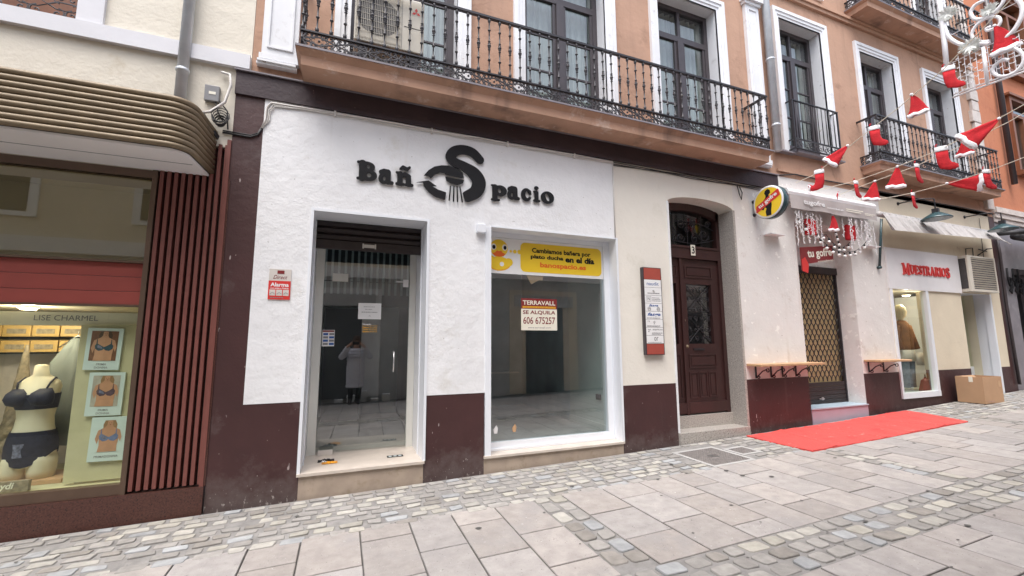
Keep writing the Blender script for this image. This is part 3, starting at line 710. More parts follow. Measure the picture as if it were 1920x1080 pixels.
# ---------- shop window
x0, x1, z0, z1 = SW; GYW = .2
k = MB()
k.box(x0-.0, x0+.075, -.02, .24, z0, z1); k.box(x1+.0, x1+.03, -.02, .05, z0, z1+.02); k.box(x0+.075, x1, -.02, .05, z1, z1+.02); k.quad((x1-.002, GYW+.1, z0), (x1-.002, -.02, z0), (x1-.002, -.02, z1), (x1-.002, GYW+.1, z1)); k.quad((x0+.075, -.02, z1-.002), (x0+.075, GYW+.1, z1-.002), (x1, GYW+.1, z1-.002), (x1, -.02, z1-.002))
k.box(x1-.09, x1-.003, GYW-.03, GYW+.04, z0+.1, z1-.02); k.box(x0+.075, x1-.003, GYW-.03, GYW+.04, z0+.03, z0+.1); k.box(x0+.075, x1-.003, GYW-.05, GYW+.04, z0+.002, z0+.03); k.box(x0+.075, x1-.003, GYW-.02, GYW+.04, z1-.07, z1-.004)
sw = k.build('shop_window', 'white_lac', bld)
MB().quad((x0+.07, GYW, z0+.1), (x1-.09, GYW, z0+.1), (x1-.09, GYW, z1-.07), (x0+.07, GYW, z1-.07)).build('window_glass', 'glass', sw)
k = B(x0-.015, x1+.02, -.035, GYW+.3, z0-.026, z0); k.build('window_sill', 'marble_top', bld)
k = B(x0-.01, x1+.01, -.012, .2, -.3, z0-.027); k.build('sill_base', 'marble', bld)
# interior of the vacant shop
rm = room(-.5, 3.62, .8, 3.6, .28, 3.1).build('shop_room', 'room_grey', bld)
MB().quad((-.5, .3, .282), (3.62, .3, .282), (3.62, 3.6, .282), (-.5, 3.6, .282)).build('floor', 'room_floor', rm)
k = MB().quad((1.0, .25, .28), (1.0, 5, .28), (1.0, 5, 3.1), (1.0, .25, 3.1)); k.quad((1.005, .25, .28), (1.005, 5, .28), (1.005, 5, 3.1), (1.005, .25, 3.1)); k.build('partition', 'room_dark', rm)
k = MB().quad((3.605, 1.5, .28), (3.605, .24, .28), (3.605, .24, 3.1), (3.605, 1.5, 3.1)); k.box(3.585, 3.6, .25, 1.5, .283, .40); k.build('side_wall', 'room_green', rm)
k = B(3.575, 3.6, .55, .66, .74, .82); k.build('socket', 'black', rm)
k = MB().quad((-.5, 1.9, 2.15), (1.0, 1.9, 2.15), (1.0, 1.9, 3.1), (-.5, 1.9, 3.1)); k.build('bulkhead', 'opp_dark', rm)
k = MB()
for i in range(16): x = -.36+i*.085; k.box(x, x+.030, 1.30, 1.302, 2.27, 3.08)
k.build('vertical_blind', 'blind', rm)
B(1.9, 2.15, 2.6, 2.85, .283, 3.1).build('column', 'room_grey', rm)
k = B(2.6, 3.5, 3.5, 3.595, .95, .98); k.box(2.6, 2.63, 3.5, 3.595, .98, 2.3); k.build('wall_trim', 'pale_frame', rm); B(-.3, .3, 3.0, 3.55, .283, 2.2).build('inner_doorway', 'opp_dark', rm)

# ---------- street door number 3
x0, x1 = 4.52, 5.88; y = .30
k = MB(); k.box(5.86, 5.905, -.012, y+.02, .29, 3.73); k.box(x1-.03, x1+.02, -.02, .28, .0, .29); k.build('granite_jamb', 'granite', bld)
k = B(x0-.01, 5.885, -.035, .62, -.3, .295); k.box(x0-.01, 5.86, .24, .62, .2955, .47); ds = k.build('door_step', 'granite', bld)
k = B(x0-.012, x0+.02, -.014, y, .3, 3.73); k.build('white_jamb', 'white_plaster', bld)
k = MB(); k.box(x0+.02, x0+.09, y-.02, y+.08, .47, 3.78); k.box(5.79, 5.86, y-.02, y+.08, .47, 3.78); k.box(x0+.09, 5.79, y-.035, y+.08, 2.93, 3.10); k.box(x0+.09, 5.79, y-.05, y+.08, 3.10, 3.135)
arc2 = [(cx_+.68*math.cos(a), 3.70+.15*math.sin(a)) for a in [math.pi*i/14 for i in range(15)]]; arc3 = [(cx_+.60*math.cos(a), 3.58+.15*math.sin(a)) for a in [math.pi*i/14 for i in range(15)]]
for i in range(14):
    k.quad((arc3[i+1][0], y-.02, arc3[i+1][1]), (arc3[i][0], y-.02, arc3[i][1]), (arc2[i][0], y-.02, arc2[i][1]), (arc2[i+1][0], y-.02, arc2[i+1][1])); k.quad((arc3[i+1][0], y-.02, arc3[i+1][1]), (arc3[i+1][0], y+.06, arc3[i+1][1]), (arc3[i][0], y+.06, arc3[i][1]), (arc3[i][0], y-.02, arc3[i][1]))
dr = k.build('street_door', 'brown_door', bld)
room(4.3, 6.3, .385, 1.2, .3, 4.0).build('dark_hall', 'opp_dark', dr)
k = MB(); lx0, lx1 = 4.99, 5.79; yd = y+.01; zb, zt = .475, 2.925
def panel(k, a, b, c, e, yy):
    for q in ((a-.02, a, c-.02, e+.02), (b, b+.02, c-.02, e+.02), (a, b, c-.02, c), (a, b, e, e+.02)): k.box(q[0], q[1], yy-.012, yy+.0005, q[2], q[3])
    k.box(a+.025, b-.025, yy-.008, yy+.0005, c+.025, e-.025)
G0 = (5.10, 5.63, 1.56, 2.52)
patch(k, lx0, lx1, zb, zt, yd, [G0], .06, .05)
for q in ((5.10, 5.63, 2.64, 2.80), (5.10, 5.63, 1.2, 1.38)): panel(k, *q, yd)
for i in range(3): a = 5.09+i*.19; panel(k, a, a+.13, .74, 1.10, yd)
k.box(lx0+.03, lx1-.0, yd-.03, yd, .50, .66); k.box(lx0-.03, lx0+.02, yd-.035, yd, zb, zt)
k.build('door_leaf', 'brown_door', dr)
k = MB(); patch(k, x0+.09, lx0-.03, zb, zt, yd, [(4.68, 4.9, 1.56, 2.52)], .05, .05); panel(k, 4.68, 4.9, 2.64, 2.8, yd); panel(k, 4.68, 4.9, .74, 1.38, yd); k.box(x0+.09, lx0-.03, yd-.03, yd, .50, .66); k.build('narrow_leaf', 'brown_door', dr)
k = MB()
for i in range(2):
    for j in range(3):
        cx0, cz0 = 5.235+i*.26, 1.72+j*.32
        for sg in (1, -1): k.tube(spiral((cx0+sg*.055, yd+.03, cz0+.07), .05, 1.3, math.pi/2, flip=-sg), .006, 4); k.tube(spiral((cx0+sg*.055, yd+.03, cz0-.07), .05, 1.3, -math.pi/2, flip=sg), .006, 4)
for s_ in (1, -1):
    k.tube([(5.365-s_*.26, yd+.03, 1.56), (5.365+s_*.26, yd+.03, 2.04), (5.365-s_*.26, yd+.03, 2.52)], .007, 4)
k.tube([(5.10, yd+.03, 2.04), (5.63, yd+.03, 2.04)], .007, 4); k.build('door_grille', 'iron', dr)
MB().quad((5.08, yd+.055, 1.5), (5.65, yd+.055, 1.5), (5.65, yd+.055, 2.6), (5.08, yd+.055, 2.6)).build('door_pane', 'glass', dr)
k = B(5.18, 5.40, yd-.016, yd, 1.455, 1.49); k.box(5.21, 5.37, yd-.022, yd-.016, 1.465, 1.48); k.build('letter_slot', 'iron', dr)
k = MB().lathe([(-.05, .006), (-.045, .024), (-.025, .026), (-.015, .012), (0, .012)], (5.03, yd, 1.52), 'y', 12); k.lathe([(-.012, .018), (0, .018)], (5.03, yd, 1.93), 'y', 12); k.build('door_knob', 'bronze', dr)
k = MB()
for cx0, cz0, r0, fl in ((4.85, 3.36, .11, 1), (5.07, 3.52, .08, -1), (5.33, 3.52, .08, 1), (5.55, 3.36, .11, -1), (5.05, 3.28, .09, -1), (5.35, 3.28, .09, 1), (5.2, 3.42, .06, 1), (4.75, 3.55, .06, -1), (5.65, 3.55, .06, 1)):
    k.tube(spiral((cx0, y+.02, cz0), r0, 1.6, 0, 20, fl), .008, 4)
k.tube(catenary((4.63, y+.02, 3.45), (5.78, y+.02, 3.45), -.12), .008, 4); k.tube(catenary((4.63, y+.02, 3.3), (5.78, y+.02, 3.3), .1), .008, 4)
for xx in (4.9, 5.2, 5.5): k.tube([(xx, y+.022, 3.14), (xx, y+.022, 3.7)], .007, 4)
k.build('fanlight_grille', 'iron', dr)
MB().quad((4.6, y+.05, 3.13), (5.8, y+.05, 3.13), (5.8, y+.05, 3.8), (4.6, y+.05, 3.8)).build('fanlight_pane', 'glass_left', dr)
hn = B(5.185, 5.275, y-.056, y-.049, 2.98, 3.155).build('number_plate', 'cream_print', dr)
text('numeral', '3', 'black', dr, (5.23, y-.058, 3.068), h=.12, w=.062, bold=.02)

# ---------- waffle shop doorway
x0, x1 = 7.34, 8.82
k = MB(); k.quad((x0-.02, .298, 2.975), (x1+.02, .298, 2.975), (x1+.02, .298, 3.72), (x0-.02, .298, 3.72)); ge = k.build('shop_entrance', 'cream_pale', bld)
MB().quad((x1-.001, .32, .46), (x1-.001, -.003, .46), (x1-.001, -.003, 1.002), (x1-.001, .32, 1.002)).build('reveal', 'cream_pale', ge)
k = B(x0+.002, x1-.002, .27, .33, 2.85, 2.98); k.build('shutter_box', 'shutter', ge)
k = MB().quad((x0-.1, .38, .4), (x1+.3, .38, .4), (x1+.3, .38, 3.05), (x0-.1, .38, 3.05)); k.build('roller_backing', 'mesh_back', ge)
k = MB(); n = 12; wv = (x1-x0-.06)/n; hz = .095; rows = 21
for j in range(rows):
    for i in range(n+(j % 2)):
        cx0 = x0+.03+wv*(i+(.5 if j % 2 == 0 else 0)); z = .86+j*hz
        pts = [(cx0+wv/2*math.cos(a), .315, z+hz*1.15*math.sin(a)) for a in [math.pi*q/6 for q in range(7)]]
        pts = [(min(max(p[0], x0+.03), x1-.03), p[1], p[2]) for p in pts]; k.tube(pts, .0078, 4)
for xx in (x0+.02, x1-.02): k.box(xx-.018, xx+.018, .29, .34, .46, 2.86)
k.build('shutter_lattice', 'iron', ge)
k = MB()
for i in range(5): k.box(x0+.04, x1-.04, .30, .325, .475+i*.076, .475+i*.076+.07)
k.box(x0+.04, x1-.04, .29, .30, .475, .50); k.build('shutter_skirt', 'shutter', ge)
k = B(8.02, 8.14, .285, .30, .545, .57); k.box(8.06, 8.10, .27, .285, .54, .59); k.build('padlock', 'metal', ge)
k = B(x0-.01, x1+.015, -.03, .42, .452, .47); k.build('step_top', 'blue_grey', bld)
B(x0, x1+.01, -.015, .1, -.2, .4515).build('step_riser', 'lilac', bld)
# ---------- clothes shop
x0, x1, z0, z1 = MW
k = MB(); k.box(x1-.09, x1+.0, -.03, .07, z0+.1, z1); k.box(x0, x0+.06, -.03, .07, z0+.1, z1); k.box(x0-.0, x1, -.035, .08, z0, z0+.1)
mw = k.build('display_window', 'white_lac', bld)
MB().quad((x0+.05, .03, z0+.09), (x1-.08, .03, z0+.09), (x1-.08, .03, z1), (x0+.05, .03, z1)).build('window_glass', 'glass_left', mw)
rm = room(9.6, 13.4, .19, 1.9, z0-.02, z1+.1).build('shop_room', 'room_warm', mw)
MB().quad((9.6, .1, z0+.05), (13.4, .1, z0+.05), (13.4, 1.9, z0+.05), (9.6, 1.9, z0+.05)).build('floor', 'room_grey', mw)
B(11.86, 11.98, .42, .5, z0+.05, z1).build('pillar', 'brown_wood', mw); B(11.2, 11.75, 1.4, 1.85, z0+.05, z1).build('dark_cabinet', 'brown_wood', mw)
x0, x1, z0, z1 = MD
k = MB(); k.quad((x0+.002, 0, 0), (x0+.002, 1.2, 0), (x0+.002, 1.2, z1), (x0+.002, 0, z1)); k.quad((x1-.002, 1.2, 0), (x1-.002, 0, 0), (x1-.002, 0, z1), (x1-.002, 1.2, z1)); k.quad((x0, 0, z1-.002), (x0, 1.2, z1-.002), (x1, 1.2, z1-.002), (x1, 0, z1-.002)); k.box(x1-.02, x1+.05, -.02, .1, .3, z1)
sd = k.build('doorway', 'white_lac', bld)
k = MB().quad((x0, 1.19, .3), (x1, 1.19, .3), (x1, 1.19, z1), (x0, 1.19, z1)); k.build('room_back', 'room_warm', sd)
k = MB(); k.quad((12.55, .34, 1.0), (13.57, .34, 1.0), (13.57, .34, 2.6), (12.55, .34, 2.6)); k.build('door_glass', 'glass_left', sd)
k = B(12.5, 13.58, .33, .37, .45, 1.0); k.build('door_panel', 'zinc', sd)
B(12.62, 12.66, .33, .38, 1.0, 2.6).build('door_bar', 'black', sd)
B(x0, x1+.02, -.1, 1.2, 0, .42).build('door_step', 'grey_stone', bld)
B(13.62, 14.1, -.06, .1, -.1, .38).build('kerb_stone', 'grey_stone', bld, bevel=.02)

# ------------------------------------------------------------------ yellow building with the lingerie shop
yb = thing('shop_building', 'yellow stucco building with a maroon slatted lingerie shopfront', 'building', (-5, 0, 0))
k = patch(MB(), -9, -1.045, 3.2, 13, .004, [(-3.6, -2.5, 4.66, 7), (-1.77, -1.045, 3.1, 3.62)], .2); k.build('upper_wall', 'yellow', yb)
k = B(-9, -1.05, -.05, .02, 4.505, 4.665); k.build('stone_band', 'band_grey', yb)
k = MB(); k.box(-2.5, -2.30, -.03, .02, 4.668, 7.2); k.box(-3.8, -3.6, -.03, .02, 4.668, 7.2); wv = k.build('window', 'band_grey', yb)
MB().quad((-3.6, .19, 4.66), (-2.5, .19, 4.66), (-2.5, .19, 7), (-3.6, .19, 7)).build('shutter', 'brown_wood', wv)
k = MB()
for i in range(4):
    cx0 = -2.62-i*.26
    for z in (4.74, 4.90):
        for sg in (1, -1): k.tube(spiral((cx0+sg*.05, .05, z), .055, 1.2, math.pi/2 if z < 4.8 else -math.pi/2, flip=sg), .007, 4)
    k.tube([(cx0-.13, .05, 4.82), (cx0-.06, .05, 4.86), (cx0+.06, .05, 4.86), (cx0+.13, .05, 4.82), (cx0+.06, .05, 4.78), (cx0-.06, .05, 4.78), (cx0-.13, .05, 4.82)], .007, 4)
for z in (4.67, 4.98): k.tube([(-3.6, .05, z), (-2.5, .05, z)], .008, 4)
for i in range(9): k.tube([(-3.58+i*.13, .05, 4.98), (-3.58+i*.13, .05, 5.6)], .008, 4)
k.build('window_grille', 'iron_light', wv)
k = MB(); patch(k, -9, -1.16, -.4, .27, -.03, (), 0, .08); k.build('plinth', 'red_granite', yb)
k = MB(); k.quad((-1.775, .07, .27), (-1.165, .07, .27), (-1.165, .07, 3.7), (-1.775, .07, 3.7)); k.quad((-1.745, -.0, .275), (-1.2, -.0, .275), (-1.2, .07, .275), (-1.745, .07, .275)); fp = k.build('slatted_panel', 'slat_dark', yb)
k = MB()
for i in range(10):
    x = -1.735+i*.0575; k.box(x, x+.031, -.012, .065, .29, 3.64)
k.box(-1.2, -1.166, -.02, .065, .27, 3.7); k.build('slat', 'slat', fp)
B(-1.165, -1.151, -.012, .04, .27, 3.28).build('edge_strip', 'red_granite', yb)
k = MB(); k.box(-1.79, -1.75, -.022, .07, .27, 3.28); k.box(-9, -1.79, -.01, .07, .272, .36); k.box(-9, -1.79, 0, .07, 3.2, 3.28); k.box(-9, -1.79, .0, .07, 1.945, 1.965); k.box(-9, -1.79, .0, .07, 2.36, 2.38)
sf = k.build('shopfront', 'bronze_frame', yb)
k = MB()
for i, (a, b) in enumerate(((1.966, 2.085), (2.09, 2.225), (2.23, 2.359))): k.box(-9, -1.79, .012+.012*i, .07, a, b)
k.build('fascia_board', 'red_board', sf)
MB().quad((-6, .045, .36), (-1.79, .045, .36), (-1.79, .045, 1.945), (-6, .045, 1.945)).build('window_glass', 'glass_left', sf)
MB().quad((-6, .045, 2.38), (-1.79, .045, 2.38), (-1.79, .045, 3.2), (-6, .045, 3.2)).build('transom_glass', 'glass_dusk', sf)
rm = room(-6, -1.78, .08, 1.7, .33, 1.96).build('shop_room', 'room_warm', sf)
MB().quad((-6, .08, .335), (-1.78, .08, .335), (-1.78, 1.7, .335), (-6, 1.7, .335)).build('display_floor', 'linen', sf)
k = room(-6, -1.79, .08, .6, 2.37, 3.21); k.quad((-6, .08, 2.372), (-1.79, .08, 2.372), (-1.79, .6, 2.372), (-6, .6, 2.372)); k.build('transom_box', 'room_warm', sf)
B(-6, -2.33, 1.2, 1.69, .33, 1.5).build('brick_backdrop', 'quoin', sf)
# things in the lingerie window
t = tag(B(-2.29, -1.795, .22, .24, .36, 1.78).build('linen_screen', 'linen'), 'olive linen covered screen behind the three framed lingerie pictures', 'screen')
k = B(-5.5, -1.80, .26, .275, 1.775, 1.90); hb = tag(k.build('header_board', 'cream_print'), 'pale header board lettered Lise Charmel along the top of the lingerie window', 'sign')
text('lettering', 'LISE CHARMEL', 'grey_print', hb, (-2.42, .257, 1.845), w=.46, h=.05)
k = B(-2.10, -1.84, .205, .2145, 1.79, 1.885)
def poster(x0, x1, z0, z1, tilt, bgm, hairm, bram, cap, label):
    cx0, cz0 = (x0+x1)/2, (z0+z1)/2; w2, h2 = (x1-x0)/2, (z1-z0)/2
    p = thing('framed_picture', label, 'picture', (cx0, .2, cz0), 'framed pictures in the lingerie window')
    def tr(mb):
        c, s_ = math.cos(tilt), math.sin(tilt)
        mb.v = [((x-cx0)*c-(z-cz0)*s_+cx0, y, (x-cx0)*s_+(z-cz0)*c+cz0) for x, y, z in mb.v]; return mb
    tr(B(x0, x1, .192, .212, z0, z1)).build('mount', 'poster_white', p)
    a, b, c, e = x0+.032, x1-.032, z0+.085, z1-.028; pw, ph = b-a, e-c
    U = lambda u, v: (a+pw*u, c+ph*v)
    tr(MB().quad((a, .190, c), (b, .190, c), (b, .190, e), (a, .190, e))).build('backdrop', bgm, p)
    def poly(name, pts, y, m): tr(MB().add([(U(*q)[0], y, U(*q)[1]) for q in pts], [tuple(range(len(pts)))])).build(name, m, p)
    ell = lambda u, v, ru, rv, n=16, a0=0, a1=2*math.pi: [(u+ru*math.cos(a0+(a1-a0)*i/n), v+rv*math.sin(a0+(a1-a0)*i/n)) for i in range(n+(0 if abs(a1-a0) > 6.2 else 1))]
    poly('printed_hair', [(.30, .62), (.36, .58), (.42, .70), (.6, .72), (.70, .58), (.76, .66), (.78, .86), (.70, .995), (.34, .995), (.28, .86)], .189, hairm)
    poly('printed_figure', [(.16, 0), (.84, 0), (.84, .2), (.88, .42), (.94, .3), (.98, .45), (.9, .68), (.66, .78), (.62, .84), (.62, .985), (.44, .985), (.42, .84), (.36, .78), (.12, .68), (.04, .42), (.12, .25), (.18, .42), (.2, .2)], .188, 'skin')
    poly('printed_bra', [(.2, .40), (.32, .33), (.46, .35), (.52, .40), (.58, .35), (.72, .33), (.84, .40), (.86, .50), (.80, .56), (.78, .72), (.755, .72), (.75, .57), (.62, .50), (.52, .46), (.42, .50), (.27, .57), (.25, .72), (.225, .72), (.22, .56), (.17, .50)], .187, bram)
    poly('printed_face', ell(.53, .905, .095, .088), .186, 'skin'); poly('printed_lips', ell(.53, .862, .03, .009, 10), .1855, 'red_deep')
    for u in (.492, .568): poly('printed_eye', ell(u, .912, .018, .008, 10), .1855, 'hair')
    poly('printed_lace', [(.27, .44), (.40, .40), (.47, .42), (.40, .49), (.28, .53)], .1865, 'lace')
    mb = MB()
    for i, s_ in enumerate(cap): text('c', s_, 'grey_print', None, (cx0, .1905, z0+.052-.03*i if len(cap) > 1 else z0+.042), h=.019, bold=.01, mb=mb)
    tr(mb).build('caption', 'grey_print', p)
poster(-2.23, -1.965, 1.36, 1.75, R(-1.5), 'print_warm', 'hair', 'print_teal', ['PRIMA', 'DONNA'], 'topmost white framed picture in the lingerie window, teal bra on a dark warm backdrop')
poster(-2.18, -1.915, .94, 1.335, R(-1), 'print_grey', 'hair_fair', 'print_plum', ['PRIMA', 'DONNA'], 'middle white framed picture in the lingerie window, mauve lace bra on grey')
poster(-2.125, -1.855, .53, .925, R(-1), 'poster_white', 'hair_fair', 'print_blue', ['PRIMADONNA'], 'lowest white framed picture in the lingerie window, light blue bra on a pale backdrop')
# torso form
def skinned(name, verts, edges, m, parent, sub=2):
    me = bpy.data.meshes.new(name); o_ = off(parent); me.from_pydata([Vector(v[0])-o_ for v in verts], edges, []); me.materials.append(M[m])
    o = bpy.data.objects.new(name, me); COL.objects.link(o); o.modifiers.new("skin", 'SKIN').use_smooth_shade = True
    if not me.skin_vertices: pass
    for i, v in enumerate(verts):
        r = v[1]; me.skin_vertices[0].data[i].radius = (r, r) if isinstance(r, (int, float)) else r; me.skin_vertices[0].data[i].use_root = (i == 0)
    s_ = o.modifiers.new("sub", 'SUBSURF'); s_.levels = sub; s_.render_levels = sub
    if parent: o.parent = parent; OFF[o.name] = o_
    return o
mx, my = -2.675, .52
mn = thing('torso_form', 'headless cream torso mannequin in dark navy bra and briefs', 'mannequin', (mx, my, .4))
def ring(z, cx, cy, rx, ry, n=24): return (z, mx+cx, my+cy, rx*.88, ry)
body = [ring(.48, 0, .0, .165, .12), ring(.56, 0, 0, .195, .135), ring(.66, 0, 0, .20, .14), ring(.74, 0, 0, .185, .13), ring(.84, 0, 0, .155, .11), ring(.92, 0, 0, .145, .105), ring(1.0, 0, 0, .155, .115), ring(1.08, 0, -.02, .17, .14), ring(1.14, 0, -.015, .175, .135), ring(1.20, 0, 0, .18, .11), ring(1.25, 0, .0, .165, .085), ring(1.285, 0, .005, .11, .07), ring(1.31, 0, .005, .065, .06), ring(1.40, 0, -.005, .052, .05), ring(1.41, 0, -.005, .03, .03)]
k = MB(); k.rings(body)
for sg in (1, -1): k.rings([(.365, mx+sg*.096, my-.01, .092, .105), (.44, mx+sg*.094, my-.01, .099, .115), (.52, mx+sg*.09, my, .099, .125), (.6, mx+sg*.075, my, .09, .12)])
k.build('body', 'skin_white', mn)
k = MB(); n = 32; rg = []
for i in range(9):
    t = i/8; row = []
    for j in range(n):
        a = 2*math.pi*j/n; lo = .485+.125*math.cos(a)**2; z = lo+(.80-lo)*t
        rx, ry = float(np.interp(z, [b[0] for b in body], [b[3] for b in body]))+.009, float(np.interp(z, [b[0] for b in body], [b[4] for b in body]))+.009
        if z < .6: rx = max(rx, .186); ry = max(ry, .136)
        row.append((mx+rx*math.cos(a), my+ry*math.sin(a), z))
    rg.append(row)
k.loft(rg, cap=False, smooth=True); k.build('briefs', 'navy', mn)
k = MB().rings([(.58, mx-.02, my-.012, .10, .139), (.70, mx-.02, my-.012, .10, .141)], cap=False); k.build('lace_panel', 'lace', mn)
k = MB(); k.rings([(z, a, b, c+.008, e+.008) for z, a, b, c, e in body if 1.0 <= z < 1.15], cap=False)
for sg in (1, -1): k.rings([(1.03, mx+sg*.085, my-.10, .03, .03), (1.05, mx+sg*.085, my-.115, .075, .06), (1.10, mx+sg*.085, my-.13, .09, .075), (1.15, mx+sg*.085, my-.12, .08, .06), (1.19, mx+sg*.09, my-.09, .045, .03)])
k.build('bra', 'navy', mn)
k = MB()
for sg in (1, -1): k.tube([(mx+sg*.10, my-.115, 1.17), (mx+sg*.115, my-.08, 1.245), (mx+sg*.11, my, 1.285), (mx+sg*.10, my+.08, 1.22)], .008, 5)
k.build('strap', 'navy', mn)
k = B(-3.1, -2.36, .35, .75, .338, .372); tag(k.build('display_plinth', 'wood'), 'low wooden plinth under the torso mannequin', 'plinth')
k = B(-2.92, -2.49, .16, .20, .338, .43); bp = tag(k.build('brand_plaque', 'straw'), 'dark olive plaque lettered in pale yellow at the window corner', 'sign'); text('lettering', 'ydi', 'cream_print', bp, (-2.63, .158, .388), h=.07, bold=.03, shear=.2)
def cone(x, y, z0, h, r, label):
    k = MB(); n = 14; rq = random.Random(int(h*100)); rgs = []
    for i in range(22):
        t = i/21; rad = r*(1-t)+.012; rgs.append([(x+(rad*(1+rq.uniform(-.14, .14)))*math.cos(2*math.pi*j/n), y+(rad*(1+rq.uniform(-.14, .14)))*math.sin(2*math.pi*j/n), z0+h*t) for j in range(n)])
    k.loft(rgs); tag(k.build('cone_tree', 'straw'), label, 'ornament', 'rough cone trees in the lingerie window')
cone(-2.92, .75, .338, 1.26, .15, 'tall rough straw cone tree behind the torso mannequin'); cone(-3.15, .62, .338, .9, .14, 'shorter rough straw cone tree at the photo edge')
gw = thing('night_gown', 'grey satin gown hanging behind the torso mannequin', 'gown', (-2.6, .75, 1.0))
k = MB(); k.rings([(.6, -2.62, .8, .2, .06), (1.0, -2.62, .8, .19, .06), (1.25, -2.6, .8, .17, .055), (1.42, -2.58, .8, .16, .05), (1.55, -2.57, .8, .12, .045), (1.66, -2.56, .8, .05, .03)], n=28)
k.v = [(x+.012*math.sin(z*4+x*60), y+.02*math.sin(x*70), z) for x, y, z in k.v]; k.build('cloth', 'gown', gw)
k = MB().tube([(-2.70, .8, 1.57), (-2.56, .8, 1.69), (-2.42, .8, 1.57)], .006, 5); k.tube([(-2.56, .8, 1.69), (-2.56, .8, 1.74)], .004, 5); k.build('hanger', 'metal', gw)
B(-3.6, -2.31, 1.15, 1.21, 1.5, 1.52).build('shelf', 'room_dark', sf); B(-3.6, -2.31, 1.15, 1.21, 1.66, 1.68).build('shelf', 'room_dark', sf)
nb = 0
for z, nm in ((1.521, 'lower'), (1.681, 'upper')):
    for i in range(5):
        x = -3.45+i*.225
        b_ = thing('storage_box', 'gold lingerie storage box on the %s shelf of the shop window' % nm, 'box', (x+.1, 1.0, z), 'gold boxes on the %s window shelf' % nm)
        B(x, x+.215, .95, 1.14, z, z+(.115 if nm == 'upper' else .12)).build('carton', 'gold_box', b_, bevel=.004); B(x+.035, x+.18, .945, .95, z+.03, z+.08).build('slot', 'straw', b_)
def downlight(x, y, z, label, en):
    t = thing('ceiling_lamp', label, 'lamp', (x, y, z))
    MB().lathe([(-.012, .03), (-.012, .055), (0, .06)], (x, y, z), 'z', 20).build('diffuser', 'glow', t)
    MB().lathe([(-.015, .075), (.001, .078)], (x, y, z+.016), 'z', 20).build('rim', 'white_metal', t)
    l = bpy.data.lights.new('lamp_light', 'POINT'); l.energy = en; l.color = (1, .9, .74); l.shadow_soft_size = .06
    o = bpy.data.objects.new('lamp_light', l); COL.objects.link(o); o.parent = t; o.location = (0, 0, -.09)
downlight(-2.78, .42, 1.938, 'lit round ceiling lamp in the lingerie window', 6)
downlight(11.3, .42, 2.56, 'lit round ceiling lamp in the clothes shop window', 16)
# canopy
cn = thing('shop_canopy', 'canopy of nine bronze tubes with a pale soffit over the lingerie shop', 'canopy', (-4, -.3, 3.3))
def cpath(z, o=0.):
    p = [(-9, -.60+o, z), (-3, -.60+o, z), (-1.52, -.60+o, z)]
    for i in range(1, 9): a = R(90-i*10.3); p.append((-1.52+(.17-o)*math.cos(a), -.43-(.17-o)*math.sin(a), z))
    return p+[(-1.318-o, .0, z)]
for i in range(9): MB().tube(cpath(3.336+i*.0535, .0), .0255, 10).build('tube', 'bronze', cn)
k = MB(); p0 = cpath(0, .035)
for a, b in zip(p0, p0[1:]): k.quad((a[0], a[1], 3.315), (b[0], b[1], 3.315), (b[0], b[1], 3.79), (a[0], a[1], 3.79))
k.build('backing', 'slat_dark', cn)
pp = cpath(0, .02); k = MB()
for z, fl in ((3.31, 1), (3.288, -1)):
    for a, b in zip(pp, pp[1:]): k.quad((a[0], a[1], z), (b[0], b[1], z), (b[0], 0.0, z), (a[0], 0.0, z))
for a, b in zip(pp, pp[1:]): k.quad((a[0], a[1], 3.288), (b[0], b[1], 3.288), (b[0], b[1], 3.31), (a[0], a[1], 3.31))
k.build('soffit', 'soffit_white', cn); B(-9, -1.4, -.285, -.281, 3.284, 3.2885).build('seam', 'grey_print', cn)
k = MB().add([(p[0], p[1], 3.80) for p in p0]+[(-1.35, .0, 3.81), (-9, .0, 3.81)], [tuple(range(len(p0)+2))]); k.build('lid', 'bronze_frame', cn)

# ------------------------------------------------------------------ pipes, cables, wall boxes
def pipe(x, y, z0, z1, r, label, m='zinc', collars=()):
    t = thing('drainpipe', label, 'drainpipe', (x, y, z0)); MB().tube([(x, y, z0), (x, y, z1)], r, 14).build('pipe', m, t)
    for z in collars: MB().lathe([(0, r+.004), (.004, r+.009), (.03, r+.009), (.034, r+.004)], (x, y, z), 'z', 14).build('collar', m, t)
pipe(-1.62, -.065, 3.7, 13, .05, 'zinc drainpipe coming down behind the bronze canopy', collars=(4.32,))
pipe(6.95, -.1, 4.9, 13, .065, 'pale zinc drainpipe beside the main balcony', collars=(5.35, 6.6))
jb_ = thing('junction_box', 'small grey junction box on yellow wall above the bronze canopy', 'electrical box', (-1.365, -.02, 4.16)); B(-1.43, -1.30, -.045, .004, 4.08, 4.25).build('case', 'grey_print', jb_, bevel=.006); B(-1.39, -1.33, -.048, -.0455, 4.15, 4.18).build('label_plate', 'cream_print', jb_)
def cable(path, r, m, label, n=5): return tag(MB().tube(path, r, n).build('cable', m), label, 'cable')
cable([(-1.30, -.03, 4.42), (-1.22, -.05, 4.40), (-1.2, -.06, 4.28), (-1.24, -.06, 4.08), (-1.36, -.06, 3.95), (-1.42, -.08, 3.92)], .014, 'cable_white', 'grey conduit looping from the wall stub down to the canopy')
k = MB()
for i in range(5): k.tube([(-1.9-.1*i, -.1, 3.87), (-1.6, -.12-.02*i, 3.93-.01*i), (-1.4, -.1, 3.9-.01*i), (-1.27, -.05-.008*i, 3.70-.01*i)], .009, 5)
for i in range(6): k.tube(spiral((-1.27, -.03-.01*i, 3.86+.012*i), .05+.008*i, 1.2, i, plane='xz', r1=.7), .005, 4)
